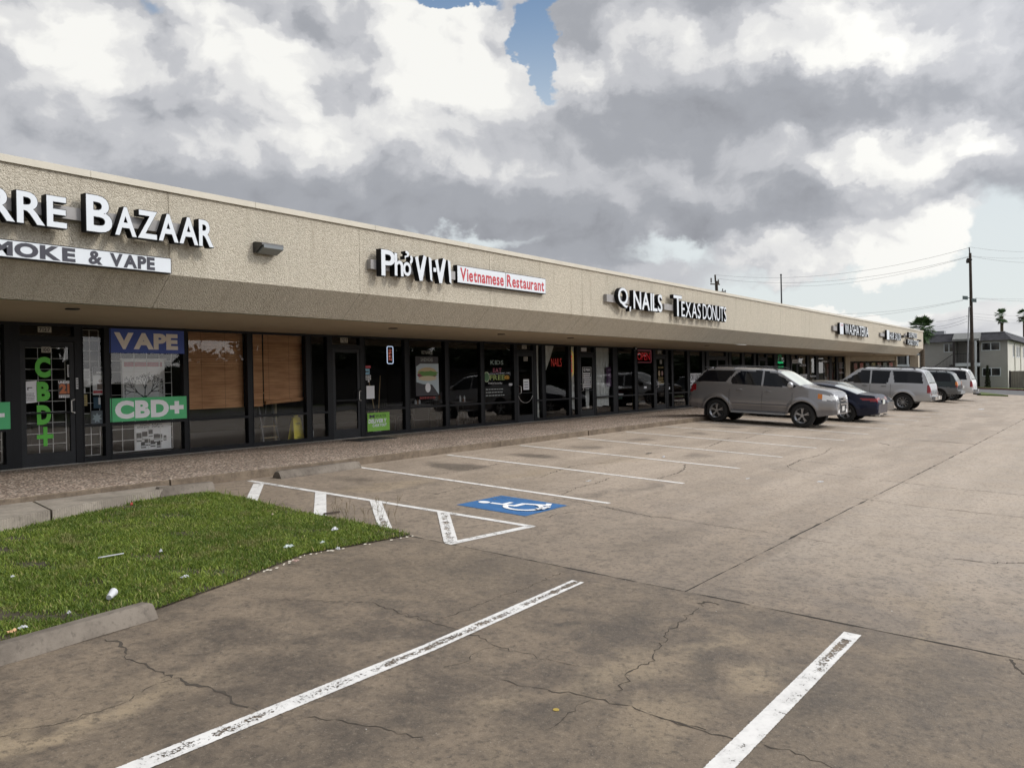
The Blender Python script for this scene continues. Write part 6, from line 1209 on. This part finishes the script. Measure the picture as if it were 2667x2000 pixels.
# ------------------------------------------------------------------ litter
LIT = mat('litter_white', (.50, .51, .53), .6); BAG = mat('plastic_bag_clear', (.36, .42, .38), .3)
def crumple(name, px, py, sx, sy, sz, m, label, cat='litter', seed=1, z=0.):
    x, y, z0 = gnd(px, py); r = random.Random(seed); a = MB(); n = 7
    g = [[(x+(i/(n-1)-.5)*sx+r.uniform(-.1, .1)*sx, y+(j/(n-1)-.5)*sy+r.uniform(-.1, .1)*sy, lotz(y)+z+r.uniform(.15, 1)*sz*(1-((i/(n-1)-.5)**2+(j/(n-1)-.5)**2)*1.6)) for j in range(n)] for i in range(n)]
    for i in range(n-1):
        for j in range(n-1):
            if (i in (0, n-2) and j in (0, n-2)): continue
            a.face([g[i][j], g[i+1][j], g[i+1][j+1], g[i][j+1]])
    tag(a.build(name, m), label, cat, 'litter on the grass and car park')
x, y, z = gnd(284, 1575); a = MB(); d = Vector((.75, .6, .25)).normalized(); p = Vector((x, y, lotz(y)+.06)); a.bar(p, p+d*.10, .022, 14, .034)
tag(a.build('paper_cup', LIT, smooth=50), 'white paper cup lying in the grass by the large wheel stop', 'cup', 'litter on the grass and car park')
x, y, z = gnd(290, 1461); a = MB(); a.beam((x-.11, y+.04, lotz(y)+.05), (x+.10, y-.05, lotz(y)+.065), .03, .006); tag(a.build('paper_strip', LIT), 'white folded paper strip in the middle of the grass', 'litter', 'litter on the grass and car park')
for i, (px, py, sx, sy, sz, m, lb) in enumerate([(482, 1513, .13, .06, .05, LIT, 'crumpled white napkin low in the grass'), (419, 1446, .05, .05, .07, LIT, 'small white scrap in the upper middle of the grass'), (752, 1434, .20, .11, .08, BAG, 'clear plastic lid near the tip of the grass'), (872, 1388, .14, .1, .08, LIT, 'crumpled white bag at the top right of the grass'), (880, 1440, .07, .07, .08, LIT, 'white scrap at the right edge of the grass'), (770, 1470, .12, .08, .05, mat('brown_litter', (.30, .2, .17), .6), 'torn brown wrapper at the lower edge of the grass'), (33, 1513, .06, .04, .05, LIT, 'white scrap near the left edge of the grass'), (840, 1421, .12, .06, .05, BAG, 'greenish clear wrapper near the tip of the grass'), (710, 1348, .05, .04, .06, mat('tan_litter', (.5, .42, .3), .6), 'tan scrap near the hatching'), (343, 1324, .06, .04, .12, mat('red_litter', (.4, .05, .04), .6), 'small red scrap by the broomed slab'), (30, 1660, .10, .05, .08, mat('orange_litter', (.5, .3, .15), .6), 'orange and white wrapper behind the large wheel stop'), (60, 1648, .10, .04, .06, LIT, 'torn white paper behind the large wheel stop'), (180, 1608, .05, .05, .05, LIT, 'white shred just above the large wheel stop')]):
    crumple('scrap', px, py, sx*.6, sy*.6, sz*.6, m, lb, seed=i, z=.03)
crumple('wrapper', 1414, 1326, .30, .12, .035, LIT, 'crumpled white wrapper lying on the wheelchair symbol', seed=40, z=.008); crumple('scrap', 1690, 1181, .28, .05, .02, mat('black_litter', (.02, .02, .02), .6), 'black scrap by the fourth stall line', seed=41); crumple('scrap', 1728, 1193-2, .10, .06, .04, LIT, 'white scrap beside the black one', seed=42)
crumple('scrap', 2137, 1254, .16, .10, .008, LIT, 'flat pale scrap on the drive aisle', seed=43); crumple('scrap', 1947, 1246, .14, .05, .008, LIT, 'flat white scrap near the end of the third stall line', seed=44); crumple('scrap', 2555, 1066, .8, .22, .02, LIT, 'long white scrap far up the drive aisle', seed=45); crumple('scrap', 1534, 1252, .16, .05, .008, LIT, 'flat white scrap beyond the wheelchair symbol', seed=46)
x, y, z = gnd(1448, 1848); a = MB(); a.lathe([(0, .004), (.019, .004), (.020, .001)], 14, (x, y, lotz(y))); tag(a.build('yellow_leaf', mat('leaf_yellow', (.36, .26, .05), .7)), 'small round yellow leaf on the near concrete', 'leaf')
for px, py in ((585, 1270), (300, 1300), (238, 1680), (2100, 1795), (1880, 1831), (2460, 1664), (2216, 1635), (1660, 1450)):
    pass
a = MB(); r_ = random.Random(3)
for k in range(90):
    x, y = r_.uniform(1.5, 22), r_.uniform(-4, 10.8)
    if inside(np.array([x]), np.array([y]))[0]: continue
    s = r_.uniform(.006, .018); an = r_.uniform(0, 3); c_, s_ = math.cos(an)*s, math.sin(an)*s; z = lotz(y)+.006; a.face([(x-c_, y-s_, z), (x+s_*.5, y-c_*.5, z+.003), (x+c_, y+s_, z), (x-s_*.5, y+c_*.5, z+.004)])
tag(a.build('grit', mat('grit_pale', (.42, .40, .37), .8), merge=False), 'tiny pale grit and paper specks scattered over the concrete', 'grit', kind='stuff')
a = MB()
for k in range(30):
    t_ = r_.random(); p_ = [(4.7, 6.50), (5.66, 6.80), (6.3, 6.70), (7.05, 6.60)]; i = min(2, int(t_*3)); u = t_*3-i; x = p_[i][0]*(1-u)+p_[i+1][0]*u; y = p_[i][1]*(1-u)+p_[i+1][1]*u-.03+r_.uniform(-.03, .02); s = r_.uniform(.008, .028); z = lotz(y)+.006; a.face([(x-s, y, z), (x, y-s*.6, z), (x+s, y+.002, z+.006), (x, y+s*.6, z+.008)])
tag(a.build('edge_chips', mat('chip_pale', (.46, .42, .35), .8), merge=False), 'pale broken chips along the near edge of the grass', 'chips', kind='stuff')
x, y, z = gnd(862, 1339); a = MB(); a.bar((x-.10, y+.02, lotz(y)+.02), (x+.12, y-.03, lotz(y)+.02), .012, 6); tag(a.build('fallen_stick', mat('dark_stick', (.05, .035, .03), .9)), 'short dark stick lying between the hatch stripes', 'stick')
